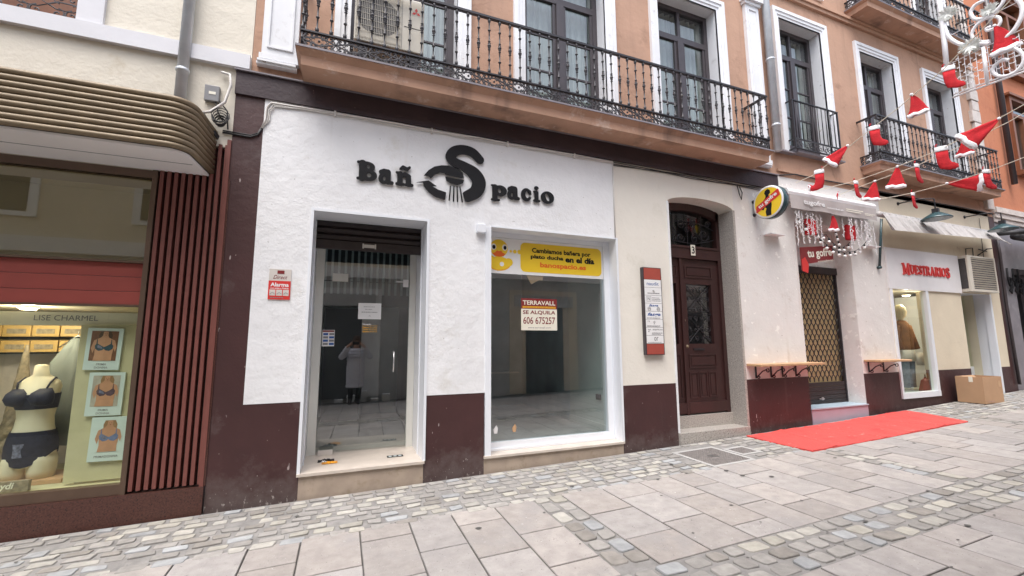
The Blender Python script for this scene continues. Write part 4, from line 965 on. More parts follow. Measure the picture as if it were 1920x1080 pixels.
k.tube([(-1.33, -.03, 4.08), (-1.30, -.035, 3.97), (-1.25, -.04, 3.88)], .007, 5); k.tube([(-1.3, -.03, 4.1), (-1.22, -.035, 4.0), (-1.2, -.04, 3.8)], .007, 5)
tag(k.build('cable_bundle', 'cable'), 'tangle of black cables at the end of the bronze canopy', 'cables')
k = MB()
for i, (o, r) in enumerate(((0, .010), (.02, .007))): k.tube([(-1.25, -.015, 3.77+o), (-1.0, -.015, 3.765+o), (-.935, -.015, 3.80+o), (-.90, -.015, 3.88+o)], r, 6)
tag(k.build('cable', 'cable'), 'black cable run crossing the plum column', 'cable')
k = MB()
for o, r in ((0, .011), (.022, .006), (.036, .005)):
    p = [(-.90, -.02, 3.88), (-.872+o, -.02, 3.98), (-.868+o, -.02, 4.12-o), (-.83+o, -.02, 4.185-o)]
    p += [(x, -.02, 4.195-o*.8+.008*math.sin(x*5+o*90)) for x in (-.5, 0, .5, 1, 1.5, 2, 2.5, 3, 3.55)]
    k.tube(p, r, 6)
k.tube([(3.545, -.02, 4.2), (3.545, -.02, 3.07)], .009, 6)
for x in (-.2, .9, 1.9, 2.9): k.box(x, x+.02, -.036, -.008, 4.15, 4.215)
tag(k.build('painted_cable', 'cable_white'), 'white painted cable run along the top edge of the white wall', 'cable')
k = MB()
for o in (0, .03, .05): k.tube([(3.56, -.012, 4.20-o)]+[(x, -.014, 4.195-o*.6+.012*math.sin(x*4+o*60)) for x in (4, 4.5, 5, 5.5, 6, 6.4)]+[(6.55, -.014, 4.21-o)], .006, 5)
k.tube([(6.0, -.015, 4.19), (6.02, -.03, 4.02), (6.06, -.03, 3.93), (6.09, -.03, 4.05), (6.05, -.02, 4.16)], .008, 5)
tag(k.build('cable', 'cable'), 'thin dark cables sagging along the cream wall below the fascia', 'cable')
tag(MB().tube([(7.05, -.01, 4.5)]+[(x, -.045, 4.56+.01*math.sin(x*3)) for x in (7.4, 8, 9, 10, 11, 12, 13, 14.2)], .012, 5).build('cable', 'cable'), 'black cable pinned along the ledge over the cream wall', 'cable')
wb = tag(B(1.485, 1.60, -.075, -.0085, 2.95, 3.06).build('wall_box', 'white_lac', bevel=.006), 'small white box on the wall at the shop window corner', 'wall box')

# ------------------------------------------------------------------ main shop lettering
sg = thing('shop_sign', 'large black cut-out letters with shower logo on the white wall', 'sign', (1.3, -.03, 3.6))
c_ = lambda *p: ('c', list(p))
GL = {
 'B': ([c_((.32, .12, .2), (.32, 1.28, .2)), c_((.08, .1, .095), (.6, .1, .095)), c_((.08, 1.3, .095), (.6, 1.3, .095)), ('e', .62, 1.03, .44, .36), ('e', .68, .41, .52, .41), ('-e', .66, 1.04, .10, .14), ('-e', .72, .42, .13, .17)], 1.24, 0, 1.4),
 'a': ([('e', .40, .36, .38, .36), c_((.68, .78, .2), (.68, .22, .2)), c_((.18, .78, .14), (.40, .9, .12), (.66, .82, .18)), c_((.70, .13, .13), (.98, .12, .11)), ('-e', .42, .37, .10, .15)], 1.10, 0, 1.02),
 'n': ([c_((.28, .15, .17), (.28, .85, .17)), c_((.1, .1, .1), (.5, .1, .1)), c_((.08, .92, .08), (.3, .9, .11)), c_((.32, .70, .1), (.58, .86, .15), (.80, .72, .17), (.82, .15, .17)), c_((.66, .1, .1), (1.04, .1, .1))], 1.14, 0, 1.02),
 '~': ([c_((.08, .12, .08), (.28, .24, .12), (.6, .14, .12), (.8, .28, .08))], .88, 0, .38),
 'p': ([c_((.28, -.35, .18), (.28, .85, .18)), c_((.08, .93, .08), (.3, .9, .1)), c_((.1, -.38, .1), (.54, -.38, .1)), ('e', .66, .5, .46, .5), ('-e', .60, .5, .12, .22)], 1.12, -.48, 1.02),
 'c': ([('e', .47, .5, .47, .5), ('-e', .55, .52, .17, .27), ('-c', [(.62, .46, .08), (1.1, .42, .13)]), c_((.76, .74, .14), (.77, .74, .14))], .94, 0, 1.0),
 'i': ([c_((.32, .15, .18), (.32, .85, .18)), c_((.1, .1, .1), (.56, .1, .1)), c_((.1, .92, .08), (.3, .9, .1)), ('e', .32, 1.28, .2, .17)], .66, 0, 1.45),
 'o': ([('e', .5, .5, .5, .5), ('-e', .5, .5, .14, .31, .3)], 1.0, 0, 1.0)}
for ch, x0, x1, z0, z1 in (('B', .064, .289, 3.431, 3.682), ('a', .303, .476, 3.429, 3.612), ('n', .494, .705, 3.432, 3.608), ('~', .536, .668, 3.622, 3.685), ('p', 1.675, 1.893, 3.384, 3.608), ('a', 1.899, 2.076, 3.434, 3.618), ('c', 2.092, 2.242, 3.435, 3.612), ('i', 2.263, 2.369, 3.440, 3.66), ('o', 2.379, 2.574, 3.438, 3.608)):
    ops, gw_, g0, g1 = GL[ch]; lp = trace(ops, -.15, gw_+.1, g0-.15, g1+.15, 70)
    mnx = min(p[0] for l in lp for p in l); mxx = max(p[0] for l in lp for p in l); mny = min(p[1] for l in lp for p in l); mxy = max(p[1] for l in lp for p in l)
    plate('letter', lp, lambda x, y: (x0+(x-mnx)/(mxx-mnx)*(x1-x0), z0+(y-mny)/(mxy-mny)*(z1-z0)), -.022, .013, 'black', sg)
Spts = [(1.528, 3.905), (1.432, 3.986), (1.309, 4.004), (1.198, 3.963), (1.15, 3.885), (1.196, 3.826), (1.33, 3.782), (1.453, 3.711), (1.517, 3.605), (1.479, 3.48), (1.367, 3.402)]
rad = [.054, .059, .06, .064, .066, .06, .062, .082, .089, .083, .07]
def smooth3(P, q=6):
    P = [Vector(p) for p in P]; out = []
    for i in range(len(P)-1):
        a, b, c, e = P[max(i-1, 0)], P[i], P[i+1], P[min(i+2, len(P)-1)]
        for j in range(q): t = j/q; out.append(tuple(.5*((2*b)+(c-a)*t+(2*a-5*b+4*c-e)*t*t+(3*b-a-3*c+e)*t**3)))
    return out+[tuple(P[-1])]
lp = trace([c_(*smooth3([(x, z, r) for (x, z), r in zip(Spts, rad)])), ('-c', [(1.295, 3.30, .05), (1.225, 3.55, .05)])], 1.0, 1.7, 3.25, 4.15, 150, .012)
idf = lambda x, z: (x, z)
plate('logo_swan', lp, idf, -.022, .013, 'black', sg)
plate('logo_arc', [[(.824, 3.596), (.878, 3.67), (.948, 3.726), (1.036, 3.756), (1.127, 3.766), (1.237, 3.745), (1.303, 3.698), (1.322, 3.632), (1.202, 3.640), (1.089, 3.646), (1.078, 3.666), (1.02, 3.661), (.958, 3.626), (.91, 3.572), (.88, 3.6)]], idf, -.022, .0125, 'black', sg)
plate('logo_shower_head', [[(1.087, 3.619), (1.322, 3.607), (1.31, 3.567), (1.24, 3.535), (1.157, 3.543), (1.101, 3.572)]], idf, -.022, .0125, 'black', sg)
plate('logo_arrow', [[(.74, 3.499), (.881, 3.542), (.979, 3.482), (.921, 3.478), (.997, 3.442), (1.099, 3.419), (1.088, 3.325), (.972, 3.348), (.884, 3.4), (.827, 3.469), (.817, 3.506)]], idf, -.022, .013, 'black', sg)
for a, b in (((1.152, 3.512), (1.137, 3.322)), ((1.194, 3.514), (1.191, 3.314)), ((1.234, 3.516), (1.242, 3.316)), ((1.271, 3.515), (1.303, 3.318))):
    MB().tube([(a[0], -.032, a[1]), (b[0], -.032, b[1])], .0085, 6).build('logo_jet', 'black', sg)

# ------------------------------------------------------------------ plaques, notices, banner
def board(name, label, cat, x0, x1, z0, z1, y, t, m, **k):
    o = thing(name, label, cat, ((x0+x1)/2, y, (z0+z1)/2)); B(x0, x1, y-t, y, z0, z1).build('board', m, o, **k); return o
al = board('alarm_plaque', 'red and cream alarm plaque on the white wall left of the shop door', 'sign', -.74, -.535, 2.05, 2.37, -.009, .006, 'plaque_cream')
B(-.74, -.535, -.0175, -.0151, 2.05, 2.245).build('red_field', 'red', al); B(-.665, -.60, -.0175, -.0151, 2.32, 2.355).build('emblem', 'red_deep', al)
text('lettering', 'Direct', 'red_deep', al, (-.635, -.0165, 2.285), w=.13, h=.04, shear=.35); text('lettering', 'Alarma', 'white_print', al, (-.637, -.0185, 2.205), w=.17, h=.042, bold=.03); text('lettering', 'con aviso a Policia', 'white_print', al, (-.637, -.0185, 2.168), w=.17, h=.016, bold=.02)
k = MB()
for i in range(3): k.box(-.727+i*.062, -.673+i*.062, -.0187, -.0176, 2.09, 2.152)
k.build('pictogram_panel', 'plaque_cream', al); k = MB(); lines(k, -.72, -.56, 2.065, -.0186, 1, .008)
for i in range(3): k.tube([(-.72+i*.062, -.0192, 2.105), (-.70+i*.062, -.0192, 2.125), (-.68+i*.062, -.0192, 2.11)], .003, 4)
k.build('small_print', 'grey_print', al)
def notice(x0, x1, z0, z1, label, n, name='paper_notice'):
    yy = GY((x0+x1)/2); o = thing(name, label, 'notice', ((x0+x1)/2, yy, (z0+z1)/2)); B(x0, x1, yy-.003, yy-.001, z0, z1).build('sheet', 'white_print', o); return o, yy-.004
o, yy = notice(.165, .445, 1.90, 2.105, 'white paper notice taped inside the glass shop door', 3)
k = MB()
lines(k, .23, .37, 2.055, yy, 1, .006, seed=1); lines(k, .25, .36, 2.022, yy, 1, .006, seed=2); lines(k, .205, .41, 1.985, yy, 1, .008, seed=3); k.tube([(.295, yy, 1.935), (.305, yy, 1.95), (.315, yy, 1.935)], .003, 4); k.build('small_print', 'grey_print', o)
yy = GY(.33)-.001; o = thing('opening_hours', 'yellow opening hours lettering on the glass shop door under the paper notice', 'lettering', (.33, yy, 1.8))
text('heading', 'Horario', 'white_print', o, (.225, yy, 1.835), h=.024, bold=.03, align='l'); k = MB().quad((.225, yy, 1.818), (.41, yy, 1.818), (.41, yy, 1.821), (.225, yy, 1.821)); k.build('rule', 'amber_print', o)
for i, s_ in enumerate(('Mañanas: 10 a 14 h', 'Tardes: 17 a 20 h', 'Sábados: 10 a 14 h')): text('line', s_, 'amber_print', o, (.225, yy, 1.797-.027*i), w=.175, h=.02, bold=.03, align='l')
yy = GY(-.16); o = thing('card_sticker', 'small sticker of payment cards on the glass door frame', 'sticker', (-.17, yy, 1.66)); B(-.24, -.10, yy-.003, yy-.001, 1.56, 1.76).build('sheet', 'white_print', o); B(-.235, -.105, yy-.0045, yy-.0031, 1.735, 1.755).build('heading', 'red_deep', o)
k = MB(); k2 = MB()
for i in range(4):
    for j in range(2): (k if (i+j) % 2 else k2).box(-.228+j*.068, -.172+j*.068, yy-.0045, yy-.0031, 1.575+i*.04, 1.603+i*.04)
k.build('card_mark', 'blue_print', o); k2.build('card_mark', 'grey_print', o)
yy = GYW-.002
bn = board('window_banner', 'yellow and white banner with a rubber duck across the top of the shop window', 'banner', 1.685, 3.462, 2.495, 2.972, yy, .002, 'white_print')
y1 = yy-.0035
def rrect(x0, x1, z0, z1, r, n=6):
    p = []
    for cx0, cz0, a0 in ((x1-r, z0+r, -90), (x1-r, z1-r, 0), (x0+r, z1-r, 90), (x0+r, z0+r, 180)):
        for i in range(n+1): a = R(a0+90*i/n); p.append((cx0+r*math.cos(a), cz0+r*math.sin(a)))
    return p
k = MB(); pr_ = rrect(2.17, 3.44, 2.535, 2.935, .07); k.add([(x, y1, z) for x, z in pr_], [tuple(range(len(pr_)))])
for cx0, r0 in ((2.155, .03), (2.09, .026), (2.03, .018)): k.disc((cx0, 2.80), r0, y1-.001, 16)
k.build('speech_bubble', 'yellow_print', bn)
text('lettering', 'Cambiamos bañera por', 'black', bn, (2.80, y1-.002, 2.83), w=.92, h=.085, bold=.035); text('lettering', 'plato ducha', 'black', bn, (2.57, y1-.002, 2.745), w=.50, h=.07, bold=.04); text('lettering', 'en el día', 'black', bn, (3.085, y1-.002, 2.745), w=.47, h=.085, bold=.045); text('lettering', 'banospacio.es', 'orange_print', bn, (2.82, y1-.002, 2.635), w=.72, h=.09, bold=.03)
k = MB(); k.disc((1.865, 2.625), .165, y1, 28, ry=.095); k.disc((1.75, 2.66), .07, y1-.0003, 16, ry=.07); k.disc((2.0, 2.65), .06, y1-.0002, 16, ry=.055); k.disc((1.865, 2.83), .125, y1-.0006, 28, ry=.118); k.build('duck_print', 'yellow_print', bn)
k = MB(); k.add([(x, y1-.002, z) for x, z in ((1.775, 2.76), (1.80, 2.725), (1.865, 2.715), (1.93, 2.725), (1.955, 2.76), (1.92, 2.77), (1.895, 2.80), (1.865, 2.79), (1.835, 2.80), (1.81, 2.77))], [tuple(range(10))]); k.build('duck_bill', 'orange_print', bn)
for cx0 in (1.79, 1.945):
    de = MB().disc((cx0, 2.845), .036, y1-.0016, 18, ry=.042).build('duck_eye', 'white_print', bn); MB().disc((cx0+.004, 2.842), .022, y1-.0022, 16, ry=.028).build('pupil', 'black', de)
MB().disc((1.905, 2.62), .03, y1-.0012, 16).build('duck_badge', 'white_print', bn)
k = MB()
for i in range(7):
    a0, a1 = math.pi*(1.12+i*.11), math.pi*(1.12+(i+1)*.11); f_ = lambda a, r: (1.865+.166*r*math.cos(a), y1-.0004, 2.625+.096*r*math.sin(a)); k.quad(f_(a0, 1), f_(a1, 1), f_(a1, .82), f_(a0, .82))
k.build('duck_outline', 'amber_print', bn)
yy = GYW-.002
rs_ = board('rent_sign', 'cream and dark red for rent sign on the shop window glass', 'sign', 2.175, 2.705, 1.755, 2.18, yy, .002, 'cream_print'); y1 = yy-.003
MB().quad((2.175, y1, 2.04), (2.705, y1, 2.04), (2.705, y1, 2.18), (2.175, y1, 2.18)).build('header', 'red_deep', rs_); MB().quad((2.195, y1-.001, 2.05), (2.685, y1-.001, 2.05), (2.685, y1-.001, 2.075), (2.195, y1-.001, 2.075)).build('rule', 'amber_print', rs_)
text('lettering', 'TERRAVALL', 'cream_print', rs_, (2.44, y1-.001, 2.122), w=.48, h=.058, bold=.02); text('lettering', 'SERVICIOS INMOBILIARIOS', 'red_deep', rs_, (2.44, y1-.002, 2.0625), w=.46, h=.012); text('lettering', 'SE ALQUILA', 'red_deep', rs_, (2.44, y1, 1.99), w=.48, h=.058, bold=.025); text('lettering', '606 675257', 'red_deep', rs_, (2.44, y1, 1.885), w=.47, h=.095, bold=.012); text('lettering', 'www.terravall.com', 'grey_print', rs_, (2.44, y1, 1.792), w=.34, h=.024)
o = thing('torn_tape', 'piece of brown parcel tape on the window glass under the duck banner', 'tape', (2.38, .22, 2.42)); MB().prism([(2.25, 2.50), (2.33, 2.37), (2.44, 2.43), (2.5, 2.43), (2.51, 2.50)], GYW+.004, GYW+.006).build('tape', 'cardboard', o)
for x, z, a in ((1.80, .47, .3), (2.05, .47, -.2)): tag(MB().prism([(x, z), (x+.04, z), (x+.05, z+.06), (x+.03, z+.1), (x-.01, z+.05)], GYW-.003, GYW-.001).build('sticker_remnant', 'soffit_white' if a > 0 else 'wood'), 'torn %s sticker remnant low on the shop window glass' % ('white' if a > 0 else 'tan'), 'sticker')
# directory
dy = thing('directory_board', 'tall office directory with eight white name plates and red ends beside street door 3', 'sign', (4.13, 0, 2.03))
B(3.965, 4.295, -.055, -.001, 1.41, 2.665).build('frame', 'frame_dark', dy); B(3.985, 4.28, -.060, -.0555, 2.49, 2.655).build('end_panel', 'rust_panel', dy); B(3.985, 4.28, -.060, -.0555, 1.42, 1.565).build('end_panel', 'rust_panel', dy)
zs = [2.485-i*.1145 for i in range(9)]
for i in range(8):
    B(3.985, 4.28, -.061, -.0555, zs[i+1]+.004, zs[i]).build('name_plate', 'white_print', dy); zc = (zs[i]+zs[i+1])/2; ya = -.0625
    if i == 0: text('lettering', 'naudit', 'blue_print', dy, (4.13, ya, zc), w=.21, h=.05, bold=.0)
    if i == 1: lines(k := MB(), 4.03, 4.26, zc-.03, ya, 1, .012, seed=4); k.tube([(4.12, ya, zc+.015), (4.15, ya, zc+.02), (4.13, ya, zc), (4.16, ya, zc-.004)], .004, 4); k.build('small_print', 'grey_print', dy)
    if i == 2:
        text('lettering', 'N', 'grey_print', dy, (4.05, ya, zc+.008), h=.045, bold=.01); k = MB()
        for q in ((4.01, 4.014, zc-.03, zc+.045), (4.086, 4.09, zc-.03, zc+.045), (4.014, 4.086, zc-.03, zc-.026), (4.014, 4.086, zc+.041, zc+.045)): k.quad((q[0], ya, q[2]), (q[1], ya, q[2]), (q[1], ya, q[3]), (q[0], ya, q[3]))
        lines(k, 4.11, 4.27, zc+.02, ya, 3, .008, .022, 6); k.build('small_print', 'grey_print', dy)
    if i in (3, 4): text('lettering', 'fasga', 'blue_print', dy, (4.13, ya, zc+(.025 if i == 3 else .01)), w=.16 if i == 3 else .23, h=.045 if i == 3 else .06, bold=.02, shear=.3)
    if i == 3:
        k = MB()
        for cx0 in (4.05, 4.21): k.tube([(cx0+.026*math.cos(a), ya, zc-.022+.026*math.sin(a)) for a in [2*math.pi*q/12 for q in range(13)]], .003, 4); k.quad((cx0-.02, ya, zc-.027), (cx0+.02, ya, zc-.027), (cx0+.02, ya, zc-.017), (cx0-.02, ya, zc-.017))
        k.build('small_print', 'grey_print', dy)
    if i == 4: lines(k := MB(), 4.0, 4.27, zc-.042, ya, 1, .008, seed=9); k.build('small_print', 'grey_print', dy)
    if i == 5: text('lettering', '1ªB', 'grey_print', dy, (4.03, ya, zc+.03), h=.022); k = MB().tube([(4.12, ya, zc-.01), (4.13, ya, zc+.005), (4.11, ya, zc+.02), (4.13, ya, zc+.035), (4.145, ya, zc+.02), (4.13, ya, zc+.005)], .003, 4); lines(k, 4.0, 4.26, zc-.035, ya, 2, .005, .011, 12); k.build('small_print', 'grey_print', dy)
    if i == 6: text('lettering', '2º', 'grey_print', dy, (4.035, ya, zc+.015), h=.042, bold=.01); text('lettering', 'ARQUITECTOS', 'grey_print', dy, (4.18, ya, zc+.025), w=.18, h=.022, bold=.02); lines(k := MB(), 4.08, 4.275, zc-.02, ya, 3, .005, .012, 13); k.build('small_print', 'grey_print', dy)
    if i == 7: text('lettering', 'or', 'grey_print', dy, (4.15, ya, zc+.01), w=.075, h=.055, bold=.01); lines(k := MB(), 4.0, 4.25, zc-.042, ya, 1, .006, seed=14); k.build('small_print', 'grey_print', dy)

# ------------------------------------------------------------------ waffle shop signs and awning
rd = thing('round_sign', 'round yellow projecting sign with a red band and dark silhouette outside the waffle shop', 'sign', (6.36, -.31, 3.83))
cy, cz, rd_r = -.31, 3.83, .27
MB().lathe([(-.05, rd_r-.01), (-.045, rd_r), (.06, rd_r), (.065, rd_r-.01)], (6.36, cy, cz), 'x', 40).build('drum', 'lampshade', rd)
MB().lathe([(-.056, rd_r-.02), (-.0515, rd_r-.004)], (6.36, cy, cz), 'x', 40).build('white_rim', 'white_metal', rd)
sx = 6.36-.058
def sdisc(r, x, a=0, n=36): return MB().add([(x, cy-r*math.cos(2*math.pi*j/n), cz+r*math.sin(2*math.pi*j/n)) for j in range(n)], [tuple(range(n))])
sdisc(.235, sx).build('yellow_face', 'yellow_print', rd)
SP = lambda pts, x: MB().add([(x, cy-u, cz+v) for u, v in pts], [tuple(range(len(pts)))])
SP([(-.055, .06), (-.095, .03), (-.115, -.03), (-.13, -.09), (-.085, -.115), (-.055, -.075), (-.03, -.10), (-.05, -.15), (-.04, -.225), (.045, -.225), (.05, -.14), (.065, -.06), (.06, .02), (.05, .065), (.03, .09), (.02, .11), (.055, .14), (.05, .185), (.01, .215), (-.035, .195), (-.05, .155), (-.03, .115), (-.035, .085)], sx-.002).build('silhouette', 'black', rd)
SP([(-.215, -.115), (-.20, -.135), (.215, .055), (.195, .155), (.175, .16), (-.205, -.02)], sx-.004).build('red_band', 'red', rd)
text('lettering', 'tu gofre', 'white_print', rd, (sx-.006, cy, cz+.02), w=.36, h=.085, bold=.03, basis=SIDE, rot=R(25))
k = MB()
for z in (3.93, 3.70): k.tube([(6.36, 0, z), (6.36, cy+rd_r-.03, z)], .012, 8); k.lathe([(-.012, .03), (0, .03)], (6.36, -.001, z), 'y', 10)
k.build('bracket', 'iron', rd)
aw = thing('awning', 'rolled grey lettered awning with white cassette over the waffle shop', 'awning', (8.3, -.1, 4.05))
k = MB(); x0, x1 = 7.0, 9.42
prof = [(0, 4.25), (-.08, 4.25), (-.16, 4.21), (-.19, 4.15), (-.18, 4.10), (-.1, 4.06), (0, 4.06)]
k.loft([[(x, y, z) for y, z in prof] for x in (x0, x1)]); k.build('cassette', 'white_metal', aw)
k = MB(); n = 40
for i in range(n):
    a, b = x0+.02+(x1-x0-.04)*i/n, x0+.02+(x1-x0-.04)*(i+1)/n; f1 = lambda q: -.185-.008*math.sin(q*9)
    k.quad((a, f1(a), 3.86+.008*math.sin(a*5)), (b, f1(b), 3.86+.008*math.sin(b*5)), (b, -.183, 4.10), (a, -.183, 4.10), smooth=True)
k.build('valance', 'awning_band', aw)
text('lettering', 'tugofre', 'white_print', aw, (7.62, -.197, 3.99), w=.56, h=.115, bold=.03); text('lettering', 'mmmmbes pó', 'white_print', aw, (8.18, -.197, 3.955), w=.44, h=.04, bold=.02); k = MB(); lines(k, 8.48, 8.98, 3.985, -.197, 2, .018, .035, 31); lines(k, 9.02, 9.34, 3.96, -.197, 2, .012, .026, 32); k.build('small_print', 'cream_print', aw)
gs = thing('hanging_sign', 'tilted dark red tu gofre sign above the waffle shop shutter', 'sign', (7.8, -.05, 3.1))
MB().prism([(7.37, 2.82), (7.50, 2.79), (7.54, 2.94), (8.22, 3.05), (8.24, 3.32), (7.37, 3.22)], -.05, -.03).build('board', 'red_deep', gs)
MB().prism([(7.37, 2.80), (7.50, 2.77), (7.54, 2.92), (7.46, 3.05), (7.37, 3.0)], -.056, -.051).build('corner_flash', 'red', gs)
text('lettering', 'tu gofre', 'cream_print', gs, (7.86, -.052, 3.14), w=.66, h=.19, bold=.03, rot=R(7)); text('lettering', 'mmmmbes pó', 'cream_print', gs, (8.0, -.052, 3.02), w=.42, h=.04, bold=.02, rot=R(8))
# small white wall brackets
for x, nm in ((6.55, 'left'), (9.15, 'right')): tag(B(x, x+.35, -.14, 0, 3.37, 3.385).build('bracket_shelf', 'white_metal'), 'small white metal ledge on the wall %s of the waffle shop lights' % nm, 'bracket')
# icicle lights
rr = random.Random(11)
def strand(x, y, z0, L, grp, label):
    t = thing('icicle_light', label, 'string lights', (x, y, z0), grp); k = MB(); b = MB(); p = []
    n = int(L/.03)
    for i in range(n+1): p.append((x+rr.uniform(-.008, .008), y+rr.uniform(-.008, .008), z0-L*i/n))
    k.tube(p, .005, 4)
    for i in range(1, n):
        a = rr.uniform(0, 6.28); q = p[i]; b.tube([q, (q[0]+.032*math.cos(a), q[1]+.02*math.sin(a), q[2]-.02)], .0055, 4)
    k.build('wire', 'white_metal', t); b.build('bulbs', 'light_white', t)
for c0, c1, n, nm in ((7.12, 7.85, 8, 'left'), (8.42, 9.38, 11, 'right')):
    for i in range(n):
        x = c0+(c1-c0)*(i+.5)/n+rr.uniform(-.03, .03); strand(x, -.13-rr.random()*.06, 3.84, rr.uniform(.36, .66), 'icicle lights, %s cluster' % nm, 'white icicle light strand in the %s cluster under the waffle shop awning' % nm)
bl = thing('bulb_garland', 'black cord with round frosted bulbs looping under the waffle shop awning', 'string lights', (8.2, -.1, 3.5)); k = MB(); b = MB(); c = MB()
for a, e, s_ in (((7.25, -.1, 3.8), (8.0, -.1, 3.5), .12), ((8.0, -.1, 3.5), (8.7, -.08, 3.42), .16), ((7.75, -.1, 3.45), (8.55, -.1, 3.2), .08), ((8.2, -.1, 3.82), (8.35, -.1, 3.35), 0), ((8.55, -.1, 3.22), (9.3, -.1, 3.6), .1)):
    P = catenary(a, e, s_, 10); k.tube(P, .005, 4)
    for q in P[1::2]: k.lathe([(-.045, .012), (-.02, .014), (0, .012)], q, 'z', 7); MB().lathe([(-.095, .006), (-.09, .02), (-.07, .03), (-.05, .024), (-.044, .012)], q, 'z', 10).build('bulb', 'bulb', bl)
k.build('cord', 'cable', bl)
# wall shelves
def shelf(x0, x1, z, dep, br, label):
    t = thing('wall_shelf', label, 'shelf', ((x0+x1)/2, 0, z)); B(x0, x1, -dep, -.003, z-.035, z).build('board', 'wood', t, bevel=.004)
    for x in br:
        k = MB(); k.box(x-.012, x+.012, -.016, -.004, z-.23, z-.036); k.box(x-.012, x+.012, -dep*.8, -.016, z-.045, z-.0355)
        k.tube([(x, -.02, z-.21), (x, -.07, z-.17), (x, -.12, z-.12), (x, -dep*.75, z-.08)], .009, 6); k.tube(spiral((x, -dep*.75-.01, z-.10), .035, 1.1, math.pi/2, 12, 1, 'yz'), .008, 5); k.tube(spiral((x, -.055, z-.205), .03, 1.1, 0, 12, -1, 'yz'), .008, 5)
        k.build('bracket', 'iron', t)
shelf(5.93, 7.40, 1.245, .27, (6.12, 6.46, 6.72, 7.04), 'long wooden counter shelf on iron brackets between the street door and the waffle shop')
shelf(8.86, 9.80, 1.25, .27, (8.98, 9.42), 'short wooden counter shelf on scroll brackets left of the clothes shop window')

# ------------------------------------------------------------------ clothes shop sign, unit, awning, lamps, mannequin
ms = thing('shop_sign', 'pale panel with raised red Muestrarios lettering over the clothes shop window', 'sign', (11.1, 0, 3)); B(9.86, 12.44, -.03, -.001, 2.605, 3.425).build('panel', 'white_metal', ms)
sv = lambda x, z=.04, w_=.13: c_((x-w_, z, .035), (x+w_, z, .035))
MG = {'M': ([c_((.16, .04, .05), (.16, .96, .05)), c_((.18, .95, .075), (.5, .12, .06)), c_((.5, .1, .045), (.84, .95, .06)), c_((.86, .04, .082), (.86, .96, .082)), sv(.16), sv(.86, w_=.18), sv(.12, .96), sv(.9, .96)], 1.06),
 'U': ([c_((.18, .95, .082), (.18, .35, .082), (.26, .12, .075), (.45, .07, .07), (.62, .16, .05), (.66, .4, .045), (.66, .95, .045)), sv(.18, .96, .16), sv(.66, .96)], .82),
 'E': ([c_((.2, .04, .082), (.2, .96, .082)), c_((.1, .04, .04), (.58, .04, .04), (.62, .2, .04)), c_((.1, .96, .04), (.56, .96, .04), (.58, .82, .04)), c_((.2, .5, .04), (.46, .5, .04)), c_((.46, .4, .03), (.46, .6, .03))], .70),
 'S': ([c_((.56, .75, .05), (.52, .9, .05), (.34, .96, .06), (.16, .86, .075), (.16, .7, .082), (.34, .54, .11), (.52, .38, .11), (.52, .18, .075), (.34, .05, .06), (.14, .1, .05), (.08, .28, .05))], .66),
 'T': ([c_((.34, .04, .082), (.34, .96, .082)), c_((.04, .8, .04), (.06, .96, .04), (.62, .96, .04), (.64, .8, .04)), sv(.34, w_=.17)], .68),
 'R': ([c_((.2, .04, .082), (.2, .96, .082)), c_((.1, .96, .04), (.4, .96, .05), (.58, .86, .075), (.58, .66, .075), (.4, .52, .05), (.2, .52, .04)), c_((.42, .5, .07), (.66, .06, .075)), sv(.2, w_=.16), sv(.7, w_=.1)], .82),
 'A': ([c_((.14, .04, .04), (.42, .95, .045)), c_((.42, .95, .08), (.72, .04, .082)), c_((.22, .34, .035), (.6, .34, .035)), sv(.14), sv(.74, w_=.16)], .88),
 'I': ([c_((.2, .04, .082), (.2, .96, .082)), sv(.2, w_=.17), sv(.2, .96, .17)], .42),
 'O': ([('e', .42, .5, .42, .5), ('-e', .42, .5, .22, .43)], .86)}
wd_ = 'MUESTRARIOS'; sc_ = [1.22]+[1]*9+[1.18]; tot = sum(MG[c][1]*q for c, q in zip(wd_, sc_)); xx = 10.33; un = 1.69/tot
for c, q in zip(wd_, sc_):
    lp = trace(MG[c][0], -.2, 1.25, -.15, 1.15, 60, .01); plate('letter', lp, lambda x, z: (xx+x*q*un, (2.925 if q == 1 else 2.905)+z*.19*q), -.0315, .02, 'red', ms); xx += MG[c][1]*q*un
ac = thing('air_conditioner', 'louvred cream wall air conditioner beside the Muestrarios panel', 'air conditioner', (13.0, -.1, 2.65))
k = MB(); a0, a1, d0 = 12.47, 13.62, .17
k.box(a0, a1, -d0+.02, -.001, 2.64, 3.42); k.box(a0-.005, a0+.14, -d0, -d0+.02, 2.64, 3.425); k.box(a1-.05, a1+.005, -d0, -d0+.02, 2.64, 3.425); k.box(a0+.14, a1-.05, -d0, -d0+.02, 2.64, 2.69); k.box(a0+.14, a1-.05, -d0, -d0+.02, 3.39, 3.425); k.build('casing', 'ac_cream', ac)
k = MB()
for i in range(14): z = 2.70+i*.0495; k.quad((a0+.14, -d0+.018, z+.0), (a1-.05, -d0+.018, z+.0), (a1-.05, -d0-.004, z+.034), (a0+.14, -d0-.004, z+.034)); k.quad((a0+.14, -d0-.004, z+.034), (a1-.05, -d0-.004, z+.034), (a1-.05, -d0+.004, z+.038), (a0+.14, -d0+.004, z+.038))
k.build('louvre', 'ac_cream', ac); B(a0+.14, a1-.05, -d0+.012, -d0+.0195, 2.69, 3.39).build('louvre_gap', 'ac_dark', ac)
B(a0-.004, a0-.0005, -d0+.035, -.02, 2.70, 3.36).build('side_vent', 'ac_dark', ac)
